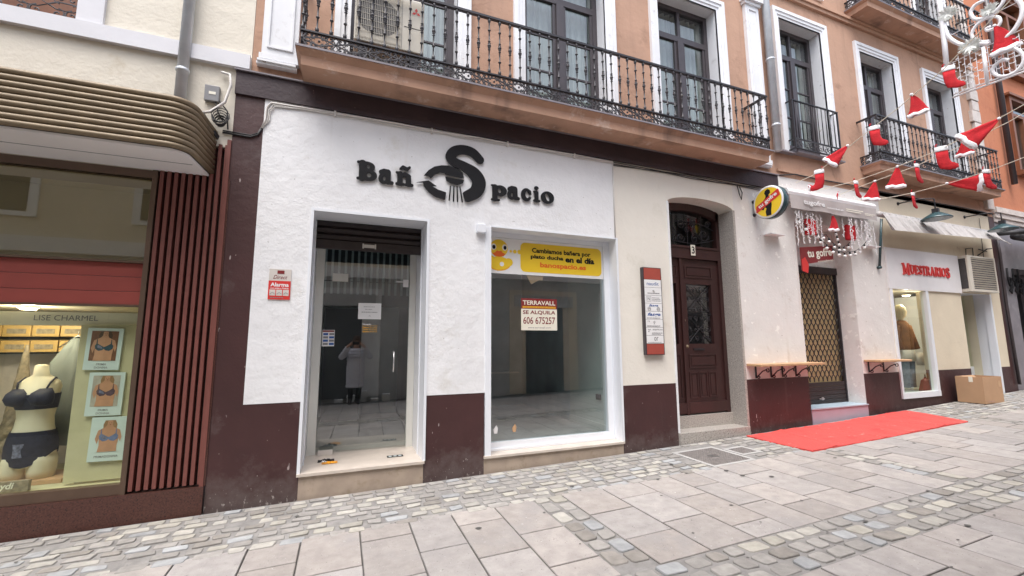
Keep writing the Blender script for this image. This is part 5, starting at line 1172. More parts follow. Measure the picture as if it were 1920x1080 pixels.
k = MB().tube([(12.85, -.01, 3.42), (12.85, -.02, 3.62), (13.15, -.02, 3.66), (13.15, -.01, 3.44)], .008, 5); k.tube([(13.35, -.01, 3.5), (13.55, -.1, 3.65), (13.9, -.05, 3.7)], .012, 5); k.tube([(13.6, -.01, 3.43), (13.6, -.03, 4.4)], .006, 5); k.tube([(13.4, -.02, 3.65), (13.75, -.02, 3.62)], .01, 5); tag(k.build('conduit', 'cable'), 'bent wires and conduit above the louvred air conditioner', 'cable')
a2 = thing('awning', 'folded grey and white awning with drooping creased valance over the clothes shop', 'awning', (11.7, -.2, 4.0))
x0, x1 = 9.52, 13.75
k = MB().tube([(x0, -.16, 4.02), (x1, -.16, 4.02)], .055, 12); k.build('roll', 'awning', a2)
k = MB(); n = 110; rq = random.Random(21)
ph = [rq.uniform(-.03, .03)+.015*math.sin(i*1.3) for i in range(n+2)]
def dr_(i): x = x0+(x1-x0)*i/n; t = i/n; zb_ = 3.665+.155*t-.09*max(0, t-.93)/.07+ph[i]*.5; return [(x, -.2, 4.06), (x, -.235+ph[i]*.4, 3.97), (x+.03, -.28+ph[i], (3.97+zb_)/2), (x+.06+(.25*max(0, t-.9)/.1), -.33+ph[i]*1.6, zb_)]
for i in range(n):
    A_, B_ = dr_(i), dr_(i+1)
    for j in range(3): k.quad(A_[j+1], B_[j+1], B_[j], A_[j], smooth=True)
k.build('valance', 'awning', a2)
k = MB().tube([(9.55, -.18, 3.92), (9.6, -.03, 2.98)], .022, 8); k.tube([(9.6, -.06, 3.0), (9.6, 0, 3.0)], .03, 8); k.build('crank_arm', 'lampshade', a2)
k = MB().tube([(13.8, -.2, 4.0), (14.05, -.6, 3.98)], .05, 8); k.tube([(14.05, -.6, 3.98), (14.9, -.75, 3.9)], .035, 8); k.build('folding_arm', 'cable', a2)
def lamp(x, y, z, wx, wz, label):
    t = thing('wall_lamp', label, 'lamp', (x, y, z))
    k = MB().tube([(wx, -.002, wz), (wx+.05, y*.7, wz), (x, y, wz-.02), (x, y, z+.1)], .012, 6); k.lathe([(-.015, .035), (0, .035)], (wx, 0, wz), 'y', 10); k.box(x-.03, x+.03, y-.05, y+.05, z+.1, z+.2); k.build('arm', 'iron', t)
    MB().lathe([(.12, .04), (.11, .08), (.07, .14), (.03, .20), (.0, .235), (-.012, .235), (-.012, .215)], (x, y, z), 'z', 24).build('shade', 'lampshade', t)
    MB().lathe([(-.006, .18), (.0, .19)], (x, y, z-.004), 'z', 20).build('lens', 'white_metal', t)
lamp(10.75, -.48, 3.97, 10.52, 4.39, 'dark enamel wall lamp over the folded awning of the clothes shop'); lamp(13.25, -.5, 3.98, 13.03, 4.37, 'dark enamel wall lamp at the far end by the grey stone shop')
mm = thing('dressed_mannequin', 'mannequin with egg head in brown jacket and jeans behind the clothes shop window', 'mannequin', (11.12, .48, .56)); px, py = 11.12, .48
k = MB().rings([(1.98, px, py, .04, .04), (2.06, px, py, .045, .05), (2.10, px, py-.01, .075, .085), (2.2, px, py-.01, .09, .11), (2.3, px, py, .08, .10), (2.36, px, py, .03, .04)])
k.rings([(.6, px-.09, py, .05, .09), (.66, px-.09, py, .05, .06), (1.3, px-.08, py, .08, .09), (1.45, px, py, .17, .11), (1.9, px, py, .18, .10), (2.02, px, py, .05, .05)]); k.build('body', 'skin_white', mm)
k = MB().rings([(1.36, px, py, .22, .15), (1.5, px, py, .215, .15), (1.7, px, py, .225, .15), (1.86, px, py, .235, .14), (1.95, px, py, .17, .11), (2.02, px, py, .075, .075)])
for s_ in (1, -1): k.tube([(px+s_*.2, py, 1.9), (px+s_*.29, py-.02, 1.65), (px+s_*.27, py-.1, 1.42)], [.075, .065, .05], 10)
k.build('jacket', 'brown_jacket', mm)
k = MB()
for s_ in (1, -1): k.rings([(.62, px+s_*.1, py, .075, .085), (.95, px+s_*.1, py, .085, .095), (1.2, px+s_*.1, py, .105, .11), (1.4, px+s_*.08, py, .12, .125)])
k.build('trousers', 'denim', mm); MB().rings([(1.16, px, py, .235, .15), (1.3, px, py, .235, .155), (1.40, px, py, .225, .152)]).build('jumper_hem', 'plaque_cream', mm); k = MB().rings([(1.08, px+.22, py-.15, .11, .05), (1.2, px+.23, py-.15, .13, .055), (1.34, px+.22, py-.14, .11, .045)]); k.build('bag', 'plaque_cream', mm)
ln = thing('red_lantern', 'red lantern standing on the floor of the clothes shop window', 'lantern', (11.2, .22, .56)); MB().lathe([(0, .11), (.02, .12), (.22, .07), (.25, .03), (.29, .012)], (11.2, .22, .56), 'z', 6, smooth=False).build('case', 'red_deep', ln); MB().tube([(11.17, .22, .84), (11.2, .22, .9), (11.23, .22, .84)], .006, 5).build('ring', 'iron', ln)
rj = tag(MB().rings([(1.1, 12.75, .75, .12, .05), (1.6, 12.75, .75, .15, .06), (1.85, 12.75, .75, .13, .05), (1.95, 12.75, .75, .04, .03)]).build('red_garment', 'red_deep'), 'dark red garment hanging inside the clothes shop door', 'garment')

# AC condenser on the balcony
au = thing('condenser_unit', 'cream air conditioning condenser standing on the main balcony', 'air conditioner', (.34, -.15, 4.67)); a0, a1, b0, b1, yf = -.03, .74, 4.95, 5.62, -.32
B(a0, a1, yf, -.02, b0, b1).build('casing', 'ac_cream', au, bevel=.012); B(a0+.05, a0+.15, yf+.02, -.05, 4.667, b0).build('foot', 'iron', au); B(a1-.15, a1-.05, yf+.02, -.05, 4.667, b0).build('foot', 'iron', au)
MB().disc((a0+.255, b0+.335), .235, yf-.003, 32).build('fan_opening', 'ac_dark', au); k = MB()
for i in range(25): x = a0+.015+i*.02; k.box(x-.002, x+.002, yf-.012, yf-.008, b0+.03, b1-.03)
for i in range(9): z = b0+.05+i*.072; k.box(a0+.01, a0+.505, yf-.008, yf-.0045, z-.002, z+.002)
k.build('fan_grille', 'ac_cream', au)
B(a0+.515, a0+.518, yf-.003, yf, b0+.02, b1-.02).box(a0+.54, a1-.04, yf-.004, yf, b0+.30, b0+.304).build('seam', 'ac_dark', au)
k = MB()
for (cx0, cz0, a) in ((.645, 5.46, 90), (.645, 5.46, 210), (.645, 5.46, 330)):
    u = Vector((math.cos(R(a)), math.sin(R(a)))); v = Vector((-u.y, u.x)); p = [(0, 0), tuple(u*.028+v*.016), tuple(u*.056), tuple(u*.028-v*.016)]; k.add([(cx0+q[0], yf-.004, cz0+q[1]) for q in p], [(0, 3, 2, 1)])
k.build('emblem', 'red', au)

# ------------------------------------------------------------------ things on the ground
k = MB(); nx, ny = 150, 14; rr = random.Random(2)
crs = [(6.3, .3), (7.1, -.25), (7.9, .15), (8.5, -.4), (9.0, .2)]
cr = lambda x, y: gz(x)+.022+sum(.010*math.exp(-((x-c0-sl_*(y+.6)-.03*math.sin(y*6+c0))/.035)**2) for c0, sl_ in crs)+.004*math.sin(x*7+y*3)+.003*math.sin(x*17-y*4)+.004*math.sin(x*2.3+y*5)
X = lambda i, j: 5.68+.0+(9.40-5.68)*i/nx+(.32*(j/ny)*(i/nx)); Yf = lambda j: -1.10+.98*j/ny+.006*math.sin(j*1.7)
for i in range(nx):
    for j in range(ny): k.quad(*[(X(a, b), Yf(b), cr(X(a, b), Yf(b))) for a, b in ((i, j), (i+1, j), (i+1, j+1), (i, j+1))], smooth=True)
for i in range(nx): a, b = X(i, 0), X(i+1, 0); k.quad((a, Yf(0), gz(a)-.01), (b, Yf(0), gz(b)-.01), (b, Yf(0), cr(b, Yf(0))), (a, Yf(0), cr(a, Yf(0))))
for j in range(ny): k.quad((X(0, j), Yf(j), gz(5.7)-.01), (X(0, j), Yf(j), cr(X(0, j), Yf(j))), (X(0, j+1), Yf(j+1), cr(X(0, j+1), Yf(j+1))), (X(0, j+1), Yf(j+1), gz(5.7)-.01))
tag(k.build('red_carpet', 'carpet'), 'bright red carpet laid on the paving before the waffle shop', 'carpet')
cb = thing('cardboard_box', 'open brown cardboard box on the cobbles beside the clothes shop door', 'box', (11.85, -.31, gz(11.85)))
k = MB(); x0, x1, y0, y1, zb = 11.5, 12.2, -.52, -.12, gz(11.8)+.012; zt = zb+.50; th = .008
k.box(x0, x1, y0, y0+th, zb, zt); k.box(x0, x1, y1-th, y1, zb, zt); k.box(x0, x0+th, y0+th, y1-th, zb, zt); k.box(x1-th, x1, y0+th, y1-th, zb, zt); k.box(x0+th, x1-th, y0+th, y1-th, zb, zb+th); k.build('carton', 'cardboard', cb)
MB().add([(x0+.02, y1-.012, zt), (x1-.02, y1-.012, zt), (x1-.06, y1-.14, zt-.12), (x0+.05, y1-.16, zt-.13)], [(0, 1, 2, 3)]).build('flap', 'cardboard', cb); B(x0-.002, x0-.0005, y0+.14, y0+.2, zt-.1, zt+.002).build('packing_tape', 'cream_print', cb); B(x0+.1, x0+.34, y0-.0015, y0-.0003, zb+.02, zb+.05).build('scuff', 'orange_slab', cb); MB().add([(x1-.14, y0-.002, zt-.2), (x1-.06, y0-.002, zt-.2), (x1-.06, y0-.002, zt-.08), (x1-.14, y0-.002, zt-.08)], [(0, 1, 2, 3)]).build('printed_mark', 'wood', cb)
def litter(x, y, z, pts, m, label, h=.02, seed=1):
    rq = random.Random(seed); n = 10; k = MB()
    for i in range(n):
        for j in range(5):
            f_ = lambda a, b: (x+pts[0]*(a/n-.5), y+pts[1]*(b/5-.5), z+.004+h*(.5+.5*math.sin(a*2.1+b*1.7+seed))*math.sin(math.pi*a/n)*math.sin(math.pi*b/5+.3))
            k.quad(f_(i, j), f_(i+1, j), f_(i+1, j+1), f_(i, j+1), smooth=True)
    return tag(k.build('litter', m), label, 'litter')
litter(-.08, .30, .29, (.16, .10), 'wrapper', 'crumpled orange sweet wrapper on the shop threshold'); litter(-.12, .40, .29, (.17, .12), 'black', 'crumpled dark wrapper behind the orange one on the threshold', .03, 2); litter(-.14, .36, .29, (.08, .05), 'white_print', 'scrap of white paper beside the wrappers on the threshold', .02, 3)
o = thing('leaflet', 'small dark printed leaflet lying on the shop threshold', 'litter', (.62, .32, .292)); B(.53, .71, .27, .35, .2915, .294).build('card', 'black', o); k = MB()
for x in (.565, .62, .675): k.add([(x+.02*math.cos(a), .31+.02*math.sin(a), .2948) for a in [2*math.pi*i/14 for i in range(14)]], [tuple(range(14))])
k.build('printed_spot', 'poster_white', o)
B(-.22, -.06, DY-.06, DY-.045, .291, .35).build('paper_slip', 'plaque_cream', None); tag(bpy.data.objects['paper_slip'], 'pale folded slip leaning against the foot of the glass door', 'paper')

# ------------------------------------------------------------------ christmas decorations across the street
def hat(p, L, tilt, yaw, label):
    L *= .92
    t = thing('santa_hat', label, 'santa hat', p, 'red santa hats on the street strings'); m = Matrix.Translation(p) @ Matrix.Rotation(yaw, 4, 'Z') @ Matrix.Rotation(tilt, 4, 'Y')
    def tr(mb): mb.v = [tuple(m @ Vector(v)) for v in mb.v]; return mb
    n = 16; rg = []
    for i in range(9):
        q = i/8; r = .010+L*.345*q**.95; rg.append([(r*math.cos(2*math.pi*j/n)*(1+.06*math.sin(j*2.3+i))+L*.06*math.sin(q*3.1416)*math.sin(L*47), r*.17*math.sin(2*math.pi*j/n)*(1+.35*math.sin(j*3+i*.7))+L*.05*math.sin(math.cos(2*math.pi*j/n)*4+i*.5)*q*(1-q)*2, -L*q+.012*math.sin(j*1.9)*q) for j in range(n)])
    tr(MB().loft(rg, smooth=True)).build('cone', 'felt_red', t)
    rg = []
    for z, s_ in ((-L*.90, 1.0), (-L*.91, 1.05), (-L*1.0, 1.08), (-L*1.03, 1.04), (-L*1.035, .9)): r = L*.355*s_; rg.append([(r*math.cos(2*math.pi*j/n), r*.27*math.sin(2*math.pi*j/n), z+.012*math.sin(j*1.9)) for j in range(n)])
    tr(MB().loft(rg, smooth=True)).build('fleece_brim', 'felt_white', t)
    tr(MB().rings([(-.02, 0, 0, .006, .006), (-.014, 0, 0, .016, .016), (0, 0, 0, .021, .021), (.014, 0, 0, .016, .016), (.02, 0, 0, .006, .006)], 10)).build('pompom', 'felt_white', t)
def stocking(p, L, yaw, label, tilt=0., flat=.26):
    L *= .95
    t = thing('santa_stocking', label, 'christmas stocking', p, 'red christmas stockings on the street strings'); m = Matrix.Translation(p) @ Matrix.Rotation(yaw, 4, 'Z') @ Matrix.Rotation(tilt, 4, 'Y')
    def tr(mb): mb.v = [tuple(m @ Vector(v)) for v in mb.v]; return mb
    n = 14; w_ = L*.19
    spine = [((0, -.15), (1, 0), w_), ((.0, -.45), (1, 0), w_*.95), ((.01, -.62), (.95, .25), w_*1.0), ((.06, -.78), (.75, .65), w_*1.12), ((.2, -.86), (.25, .97), w_*.85), ((.33, -.89), (0, 1), w_*.66), ((.42, -.9), (-.1, 1), w_*.35)]
    rg = []
    for (x, z), (ux, uz), r in spine: rg.append([(x*L-ux*r*math.cos(2*math.pi*j/n), r*flat*math.sin(2*math.pi*j/n), z*L-uz*r*math.cos(2*math.pi*j/n)) for j in range(n)])
    tr(MB().loft(rg, smooth=True)).build('sock', 'felt_red', t)
    rg = []
    for z, s_ in ((0, .95), (-.01, 1.07), (-.17, 1.1), (-.2, 1.0)): r = w_*s_; rg.append([(r*math.cos(2*math.pi*j/n), r*(flat+.08)*math.sin(2*math.pi*j/n), z*L) for j in range(n)])
    tr(MB().loft(rg, smooth=True)).build('fleece_cuff', 'felt_white', t)
    tr(MB().tube([(-w_*.7, 0, 0), (-w_*.9, 0, .03), (-w_*.5, 0, .045)], .008, 5)).build('loop', 'felt_red', t)
def string(pts, label): tag(MB().tube(pts, .006, 5).build('string', 'cord'), label, 'string', 'strings across the street')
X1, X2, X3, X4 = 7.3, 8.0, 8.5, 9.0
string([(X1, -.12, 4.36), (X1, -.4, 4.38), (X1, -.72, 4.50), (X1, -1.15, 4.70), (X1, -1.7, 4.93), (X1, -2.2, 5.18), (X1-.3, -3.4, 5.8), (X1-.8, -5.9, 7.0)], 'pale string with hats nearest the drainpipe, rising most steeply')
string([(X2, -.05, 4.34), (X2, -.66, 4.29), (X2, -1.24, 4.31), (X2, -1.77, 4.36), (X2, -2.32, 4.50), (X2, -2.63, 4.59), (X2, -4, 5.1), (X2, -5.9, 6.0)], 'pale string with hats passing second from the drainpipe')
string([(X3, -.1, 4.30), (X3, -.66, 4.35), (X3, -1.24, 4.39), (X3, -1.80, 4.48), (X3, -2.32, 4.61), (X3, -2.6, 4.70), (X3, -4, 5.2), (X3, -5.9, 6.1)], 'pale string with hats passing third from the drainpipe')
string([(X4, -.05, 4.25), (X4, -.57, 4.14), (X4, -.92, 4.11), (X4, -1.43, 4.11), (X4, -1.96, 4.15), (X4, -2.26, 4.20), (X4, -4, 4.7), (X4, -5.9, 5.4)], 'lowest pale string, just above the wall lamp')
stocking((X1, -.52, 4.44), .36, R(122), 'stocking hanging nearest the waffle awning on the steep string'); hat((X1, -.98, 4.66), .36, R(48), R(-60), 'hat blown sideways beside the plain railing window')
stocking((X1, -1.36, 4.80), .34, R(-58), 'stocking in front of the left end of the far balcony'); hat((X1, -1.84, 5.03), .34, R(-8), R(-62), 'upright hat high against the far balcony railing'); stocking((X2-.2, -2.06, 5.44), .36, R(-58), 'stocking hanging under the white light tube of the arch')
stocking((X2, -.66, 4.29), .30, R(2), 'small stocking on the second string just above the awning'); hat((X2, -1.25, 4.31), .36, R(8), R(-62), 'hat under the far balcony soffit on the second string'); stocking((X2, -1.79, 4.40), .38, R(-62), 'large stocking over the far balcony frieze'); hat((X2, -2.40, 4.52), .44, R(56), R(-62), 'long hat pulled sideways against the orange wall'); stocking((X2+.3, -2.72, 4.86), .38, R(-60), 'stocking beside the brown window of the orange building')
hat((X3, -.68, 4.35), .36, R(14), R(-62), 'hat tilted just above the rolled awning'); stocking((X3, -1.27, 4.42), .32, R(0), 'slim stocking below the far balcony slab'); hat((X3, -1.86, 4.62), .32, R(5), R(-88), 'narrow hat hanging before the middle of the far balcony')
stocking((X4, -.95, 4.11), .28, R(4), 'slim stocking above the enamel wall lamp'); hat((X4, -1.40, 4.12), .42, R(-78), R(-62), 'hat lying flat along the lowest string'); stocking((X4, -1.86, 4.17), .32, R(-20), 'stocking at the right end of the far balcony')
hat((8.45, -2.35, 6.04), .46, R(-10), R(-62), 'large hat hanging from the white light arch'); hat((8.15, -.15, 3.86), .32, R(0), R(-15), 'hat hanging under the waffle awning between the light clusters')
for x, nm in ((7.62, 'left'), (8.72, 'right')):
    t = thing('gift_bag', 'red felt gift bag among the %s icicle lights' % nm, 'gift bag', (x, -.1, 3.6), 'red gift bags among the icicle lights'); B(x-.12, x+.12, -.12, -.05, 3.45, 3.74).build('pouch', 'felt_red', t, bevel=.02); MB().tube([(x-.05, -.08, 3.74), (x, -.08, 3.84), (x+.05, -.08, 3.74)], .006, 5).build('handle', 'felt_white', t)
hat((7.62, -.30, 4.27), .16, R(85), R(-40), 'small hat lying on top of the waffle awning cassette'); stocking((8.05, -.34, 4.18), .16, R(20), 'small crumpled stocking above the waffle awning cassette', R(60))
# light arch, spanning the street
ar = thing('light_arch', 'white festive light arch with scrolls and foil leaves hung over the street', 'street decoration', (8.5, -2.5, 5.3)); AX = 8.5
def aP(px, py):   # frame coordinates of the arch: across the street, up
    return (AX, px, py)
fr = MB(); fr.tube([aP(-1.80, 5.27), aP(-2.53, 5.23), aP(-4.6, 5.12), aP(-5.8, 5.3)], .014, 6); fr.tube([aP(-1.81, 5.31), aP(-2.53, 5.27), aP(-4.6, 5.16), aP(-5.8, 5.35)], .009, 6)
for a, b in (((-1.81, 5.81), (-2.6, 5.83)), ((-1.865, 5.53), (-2.6, 5.49)), ((-1.86, 6.25), (-2.6, 6.24))): fr.tube([aP(*a), aP(*b), aP(b[0]-2, b[1]-.1)], .006, 5)
fr.build('frame', 'white_metal', ar)
MB().tube([aP(-1.777, 5.685), aP(-1.795, 6.18), aP(-1.80, 6.58), aP(-1.82, 7.4)], .032, 10).build('light_tube', 'light_white', ar); MB().tube([aP(-2.193, 5.83), aP(-2.183, 5.26)], .022, 8).build('light_tube', 'light_white', ar)
def sw_(pts, r=.026):
    P = [Vector(aP(*q)) for q in pts]; out = []
    for i in range(len(P)-1):
        p0, p1, p2, p3 = P[max(i-1, 0)], P[i], P[i+1], P[min(i+2, len(P)-1)]
        for q in range(6):
            t = q/6; out.append(.5*((2*p1)+(p2-p0)*t+(2*p0-5*p1+4*p2-p3)*t*t+(3*p1-p0-3*p2+p3)*t**3))
    out.append(P[-1]); MB().tube(out, r, 8).build('scroll', 'light_white', ar)
sw_([(-1.826, 6.6), (-1.824, 6.43), (-1.847, 6.256), (-1.922, 6.095), (-2.012, 5.987), (-2.125, 5.928), (-2.261, 5.84)])
sw_([(-2.263, 5.875), (-2.148, 5.954), (-2.098, 6.083), (-2.129, 6.172), (-2.198, 6.224), (-2.291, 6.226), (-2.376, 6.17), (-2.398, 6.095), (-2.372, 6.037), (-2.321, 6.029), (-2.262, 6.042), (-2.251, 6.082), (-2.296, 6.079)], .02)
sw_([(-2.27, 6.516), (-2.175, 6.513), (-2.121, 6.435), (-2.149, 6.317), (-2.222, 6.26), (-2.324, 6.245), (-2.42, 6.308), (-2.462, 6.382), (-2.5, 6.6)], .024)
sw_([(-2.5, 6.6), (-2.574, 6.305), (-2.61, 6.156), (-2.59, 6.008), (-2.51, 5.874), (-2.407, 5.806)], .028)
sw_([(-2.401, 5.659), (-2.482, 5.613), (-2.547, 5.477), (-2.534, 5.354), (-2.447, 5.271), (-2.333, 5.283), (-2.262, 5.364), (-2.251, 5.448), (-2.291, 5.498), (-2.368, 5.523), (-2.411, 5.476)], .022)
def leaf(c, n, r, seed):
    rq = random.Random(seed); k = MB()
    for i in range(n):
        a = rq.uniform(0, 6.28); l = r*rq.uniform(.5, 1); u = Vector((rq.uniform(-.4, .4), math.cos(a), math.sin(a))).normalized(); v = u.cross(Vector((1, rq.uniform(-.5, .5), .2))).normalized()*l*.13
        b0 = Vector(c); k.add([b0, b0+u*l*.5+v, b0+u*l, b0+u*l*.5-v], [(0, 1, 2, 3)])
    k.build('foil_leaf', 'foil', ar)
leaf((AX-.02, -1.882, 6.605), 150, .14, 1); leaf((AX-.02, -2.073, 5.93), 170, .15, 2); leaf((AX-.02, -2.312, 6.33), 120, .12, 3)
k = MB(); rq = random.Random(8)
for i in range(26):
    y = -1.86-i*.062; z1 = 5.84+rq.uniform(-.04, .04)-.05*(i > 4); z0 = 5.30-.02*i*.2; k.tube([(AX, y, z1), (AX, y+.01, z0)], .004, 4)
    for q in range(8): z = z1-(z1-z0)*(q+.5)/8; s_ = 1 if (q+i) % 2 else -1; k.tube([(AX, y, z), (AX-.01, y+s_*.028, z-.014)], .0065, 4)
k.build('hanging_lights', 'light_white', ar)

# ------------------------------------------------------------------ orange red building at the far end
ob = thing('neighbour_building', 'orange red building with brown wooden window above a grey stone shop', 'building', (17, 0, 0))
patch(MB(), 14.31, 26, 4.75, 13, .02, [(15.95, 17.6, 5.9, 7.95), (15.95, 17.6, 8.7, 11)], .2).build('upper_wall', 'orange_dark', ob)
k = B(14.33, 26, -.08, .05, 4.62, 4.75); k.box(14.33, 26, -.05, .05, 4.5, 4.619); k.box(14.33, 26, -.02, .05, 4.4, 4.499); k.build('cornice', 'quoin', ob)
k = patch(MB(), 14.33, 26, -.2, 4.4, .02, [(14.95, 16.6, .4, 3.3)], .5); k.build('stone_wall', 'grey_stone', ob)
for z0, z1 in ((5.9, 7.95), (8.7, 11)):
    k = MB(); k.box(15.95, 16.05, -.05, .1, z0, z1); k.box(17.5, 17.6, -.05, .1, z0, z1); k.box(16.05, 17.5, -.05, .1, z1-.1, z1); k.box(15.9, 17.65, -.12, .1, z0-.12, z0); k.box(16.05, 17.5, -.0, .1, z1-.5, z1-.42); k.box(16.7, 16.8, 0, .1, z0, z1-.5); k.box(15.85, 17.7, -.1, .05, z1, z1+.06)
    wf = k.build('window', 'brown_wood', ob); MB().quad((16, .08, z0), (17.6, .08, z0), (17.6, .08, z1), (16, .08, z1)).build('pane', 'glass_up', wf); room(15.9, 17.6, .12, 1, z0, z1).build('room', 'room_dark', wf)
k = MB().quad((14.9, .5, .3), (16.7, .5, .3), (16.7, .5, 3.4), (14.9, .5, 3.4)); k.build('dark_doorway', 'opp_dark', ob)
pipe(15.42, -.08, 5.45, 13, .06, 'dark brown drainpipe on the orange red building', 'frame_dark'); 
sc = thing('script_sign', 'black metal script lettering on the grey stone wall', 'sign', (14.65, 0, 3.0)); k = MB()
for x0_, fl in ((14.50, 1), (14.76, -1), (15.0, 1)):
    k.tube([(x0_+.02, -.03, 3.28), (x0_, -.03, 3.02), (x0_+.05, -.03, 2.86), (x0_+.14, -.03, 2.92), (x0_+.15, -.03, 3.04), (x0_+.07, -.03, 3.06), (x0_+.02, -.03, 2.96)], .019, 7)
    k.tube([(x0_+.15, -.028, 3.02), (x0_+.17, -.028, 2.84), (x0_+.10, -.028, 2.68), (x0_+.02, -.028, 2.74), (x0_+.10, -.028, 2.84), (x0_+.24, -.028, 2.94)], .016, 7)
k.build('lettering', 'black', sc)
k = thing('awning', 'dark folded awning at the edge of the grey stone shop', 'awning', (15.2, -.3, 4.0)); MB().tube([(14.5, -.25, 4.0), (17, -.25, 4.0)], .09, 10).build('roll', 'cable', k); MB().quad((14.5, -.3, 3.95), (17, -.3, 3.95), (17, -.75, 3.72), (14.5, -.75, 3.72)).build('fabric', 'awning_band', k)
k = MB().tube([(14.18, -.06, 4.1), (14.22, -.06, 3.6), (14.2, -.05, 2.4), (14.25, -.05, .6)], .03, 8); tag(k.build('drainpipe', 'frame_dark'), 'crooked black drainpipe between the cream wall and the grey stone', 'drainpipe')

# ------------------------------------------------------------------ opposite side of the street (seen in the glass)
op = thing('opposite_building', 'cream building across the street with grey stone ground floor, behind the photographer', 'building', (3, -6.2, 0)); YO = -6.0
k = MB()
def qy(mb, x0, x1, z0, z1, y): mb.quad((x1, y, z0), (x0, y, z0), (x0, y, z1), (x1, y, z1))
qy(k, -14, 26, -.4, 3.4, YO); k.build('stone_wall', 'opp_stone', op)
k = MB(); k.box(-14, 26, YO-.3, YO+.12, 3.4, 3.7); k.box(-14, 26, YO-.3, YO+.1, 7.3, 7.6); k.build('cornice', 'opp_white', op)
k = MB(); qy(k, -14, 26, 3.7, 7.6, YO); k.box(-14, 26, -12, YO-.3, 7.5, 7.6); k.build('upper_wall', 'opp_cream', op)
for i in range(13):
    x = -12.5+i*3; k = MB()
    for z0, z1 in ((4.2, 6.3),): k.box(x-.75, x+.75, YO, YO+.04, z0-.1, z1+.15)
    f = k.build('window', 'opp_white', op); k = MB(); b = MB()
    for z0, z1 in ((4.2, 6.3),): k.box(x-.6, x+.6, YO+.041, YO+.05, z0, z1); b.box(x-.55, x+.55, YO+.051, YO+.07, z0+(z1-z0)*(.35+.4*((i*7) % 3)/2), z1)
    k.build('dark_pane', 'opp_dark', f); b.build('blind', 'opp_white', f)
    k = MB(); k.box(x-1.1, x+1.1, YO, YO+.03, .15, 3.1); k.build('shop_surround', 'opp_white' if i % 3 else 'opp_cream', op)
    k = MB(); k.box(x-.95, x+.95, YO+.031, YO+.05, .5, 2.5) if i % 2 else k.box(x-.6, x+.6, YO+.031, YO+.05, .12, 2.6); k.build('shop_opening', 'opp_glass', op)
    B(x-.95, x+.95, YO+.031, YO+.07, 2.62, 2.95).build('shop_fascia', 'zinc' if i % 2 else 'opp_stone', op)
k = MB()
for i in range(5): k.box(-.5+i*.3, -.3+i*.3, YO+.02, YO+.3, .05, .12+.1*(i % 3))
k.build('stone_step', 'opp_white', op)
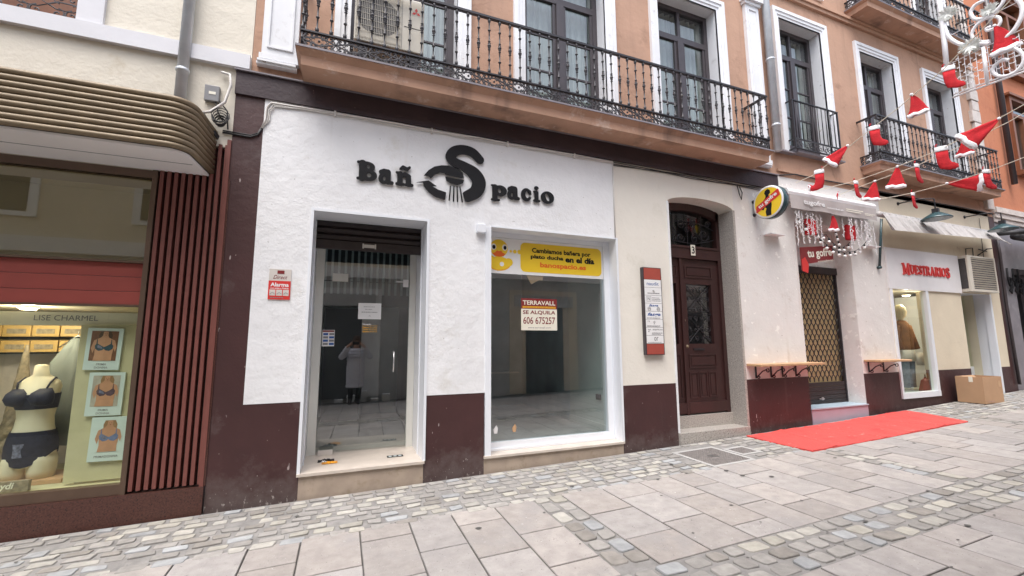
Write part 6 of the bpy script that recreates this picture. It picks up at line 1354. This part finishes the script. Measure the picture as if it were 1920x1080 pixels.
# photographer, reflected in the glass door
ph_ = thing('person', 'person in long white puffer coat raising a phone, reflected in the glass door', 'person', (0, -5.42, gz(0)))
zz = gz(0)
V = [((0, -5.42, .95), .14), ((0, -5.42, 1.12), .12), ((0, -5.42, 1.32), .14), ((0, -5.41, 1.44), .08), ((0, -5.39, 1.52), .055), ((0, -5.37, 1.60), .085), ((0, -5.37, 1.69), .09), ((0, -5.37, 1.75), .05)]
E_ = [(0, 1), (1, 2), (2, 3), (3, 4), (4, 5), (5, 6), (6, 7)]
for s_ in (1, -1):
    b = len(V); V += [((s_*.17, -5.41, 1.40), .06), ((s_*.33, -5.33, 1.26), .05), ((s_*.22, -5.10, 1.48), .038), ((s_*.12, -5.055, 1.58), .034)]; E_ += [(2, b), (b, b+1), (b+1, b+2), (b+2, b+3)]
    for q in range(4): c = len(V); V += [((s_*(.10-.004*q), -5.03, 1.60-.022*q+.02), .009), ((s_*(.085-.006*q), -5.018, 1.60-.022*q+.02), .008)]; E_ += [(b+3, c), (c, c+1)]
    c = len(V); V += [((s_*.095, -5.05, 1.545), .01), ((s_*.08, -5.04, 1.56), .009)]; E_ += [(b+3, c), (c, c+1)]
    b = len(V); V += [((s_*.09, -5.42, .88), .10), ((s_*.10, -5.42, .5), .065), ((s_*.10, -5.43, .13), .04), ((s_*.11, -5.32, .09), .035)]; E_ += [(0, b), (b, b+1), (b+1, b+2), (b+2, b+3)]
bd = skinned('body', V, E_, 'skin_real', ph_, 1)
k = MB(); rg = []; z = .70; i = 0
prof = [(.46, .21, .155), (.66, .205, .15), (.9, .215, .165), (1.1, .205, .16), (1.3, .215, .16), (1.40, .20, .14), (1.46, .12, .10)]
for i in range(60):
    t = i/59; z = .46+1.0*t; a = np.interp(z, [p[0] for p in prof], [p[1] for p in prof]); b = np.interp(z, [p[0] for p in prof], [p[2] for p in prof]); bu = .018*abs(math.sin(t*math.pi*12)); k_ = (z, 0, -5.42, float(a)+bu, float(b)+bu); rg.append(k_)
k.rings(rg, 24)
for s_ in (1, -1):
    P = []; r = []
    for i in range(25): t = i/24; p = Vector((s_*.17, -5.42, 1.39)).lerp(Vector((s_*.34, -5.33, 1.25)), min(1, t*2)) if t < .5 else Vector((s_*.34, -5.33, 1.25)).lerp(Vector((s_*.19, -5.11, 1.49)), (t-.5)*2); P.append(p); r.append(.082-.025*t+.012*abs(math.sin(t*math.pi*7)))
    k.tube(P, r, 12)
k.build('puffer_coat', 'coat', ph_)
MB().rings([(1.50, 0, -5.44, .07, .05), (1.58, 0, -5.42, .105, .09), (1.68, 0, -5.40, .105, .115), (1.76, 0, -5.39, .08, .09), (1.79, 0, -5.39, .03, .03)], 16).build('hair', 'hair', ph_)
k = MB()
for s_ in (1, -1): k.rings([(.17, s_*.10, -5.43, .055, .06), (.5, s_*.10, -5.42, .075, .08), (.75, s_*.09, -5.42, .10, .11)], 14)
k.build('trousers', 'trousers', ph_)
k = MB()
for s_ in (1, -1): k.rings([(zz, s_*.105, -5.38, .05, .13), (zz+.05, s_*.105, -5.385, .05, .125), (zz+.09, s_*.102, -5.42, .045, .07), (zz+.16, s_*.10, -5.43, .05, .055)], 14)
k.build('shoe', 'shoe', ph_)
tag(B(-.08, .08, -5.022, -5.012, 1.555, 1.635).build('phone', 'black'), 'dark phone held up sideways by the person in the white coat', 'phone')
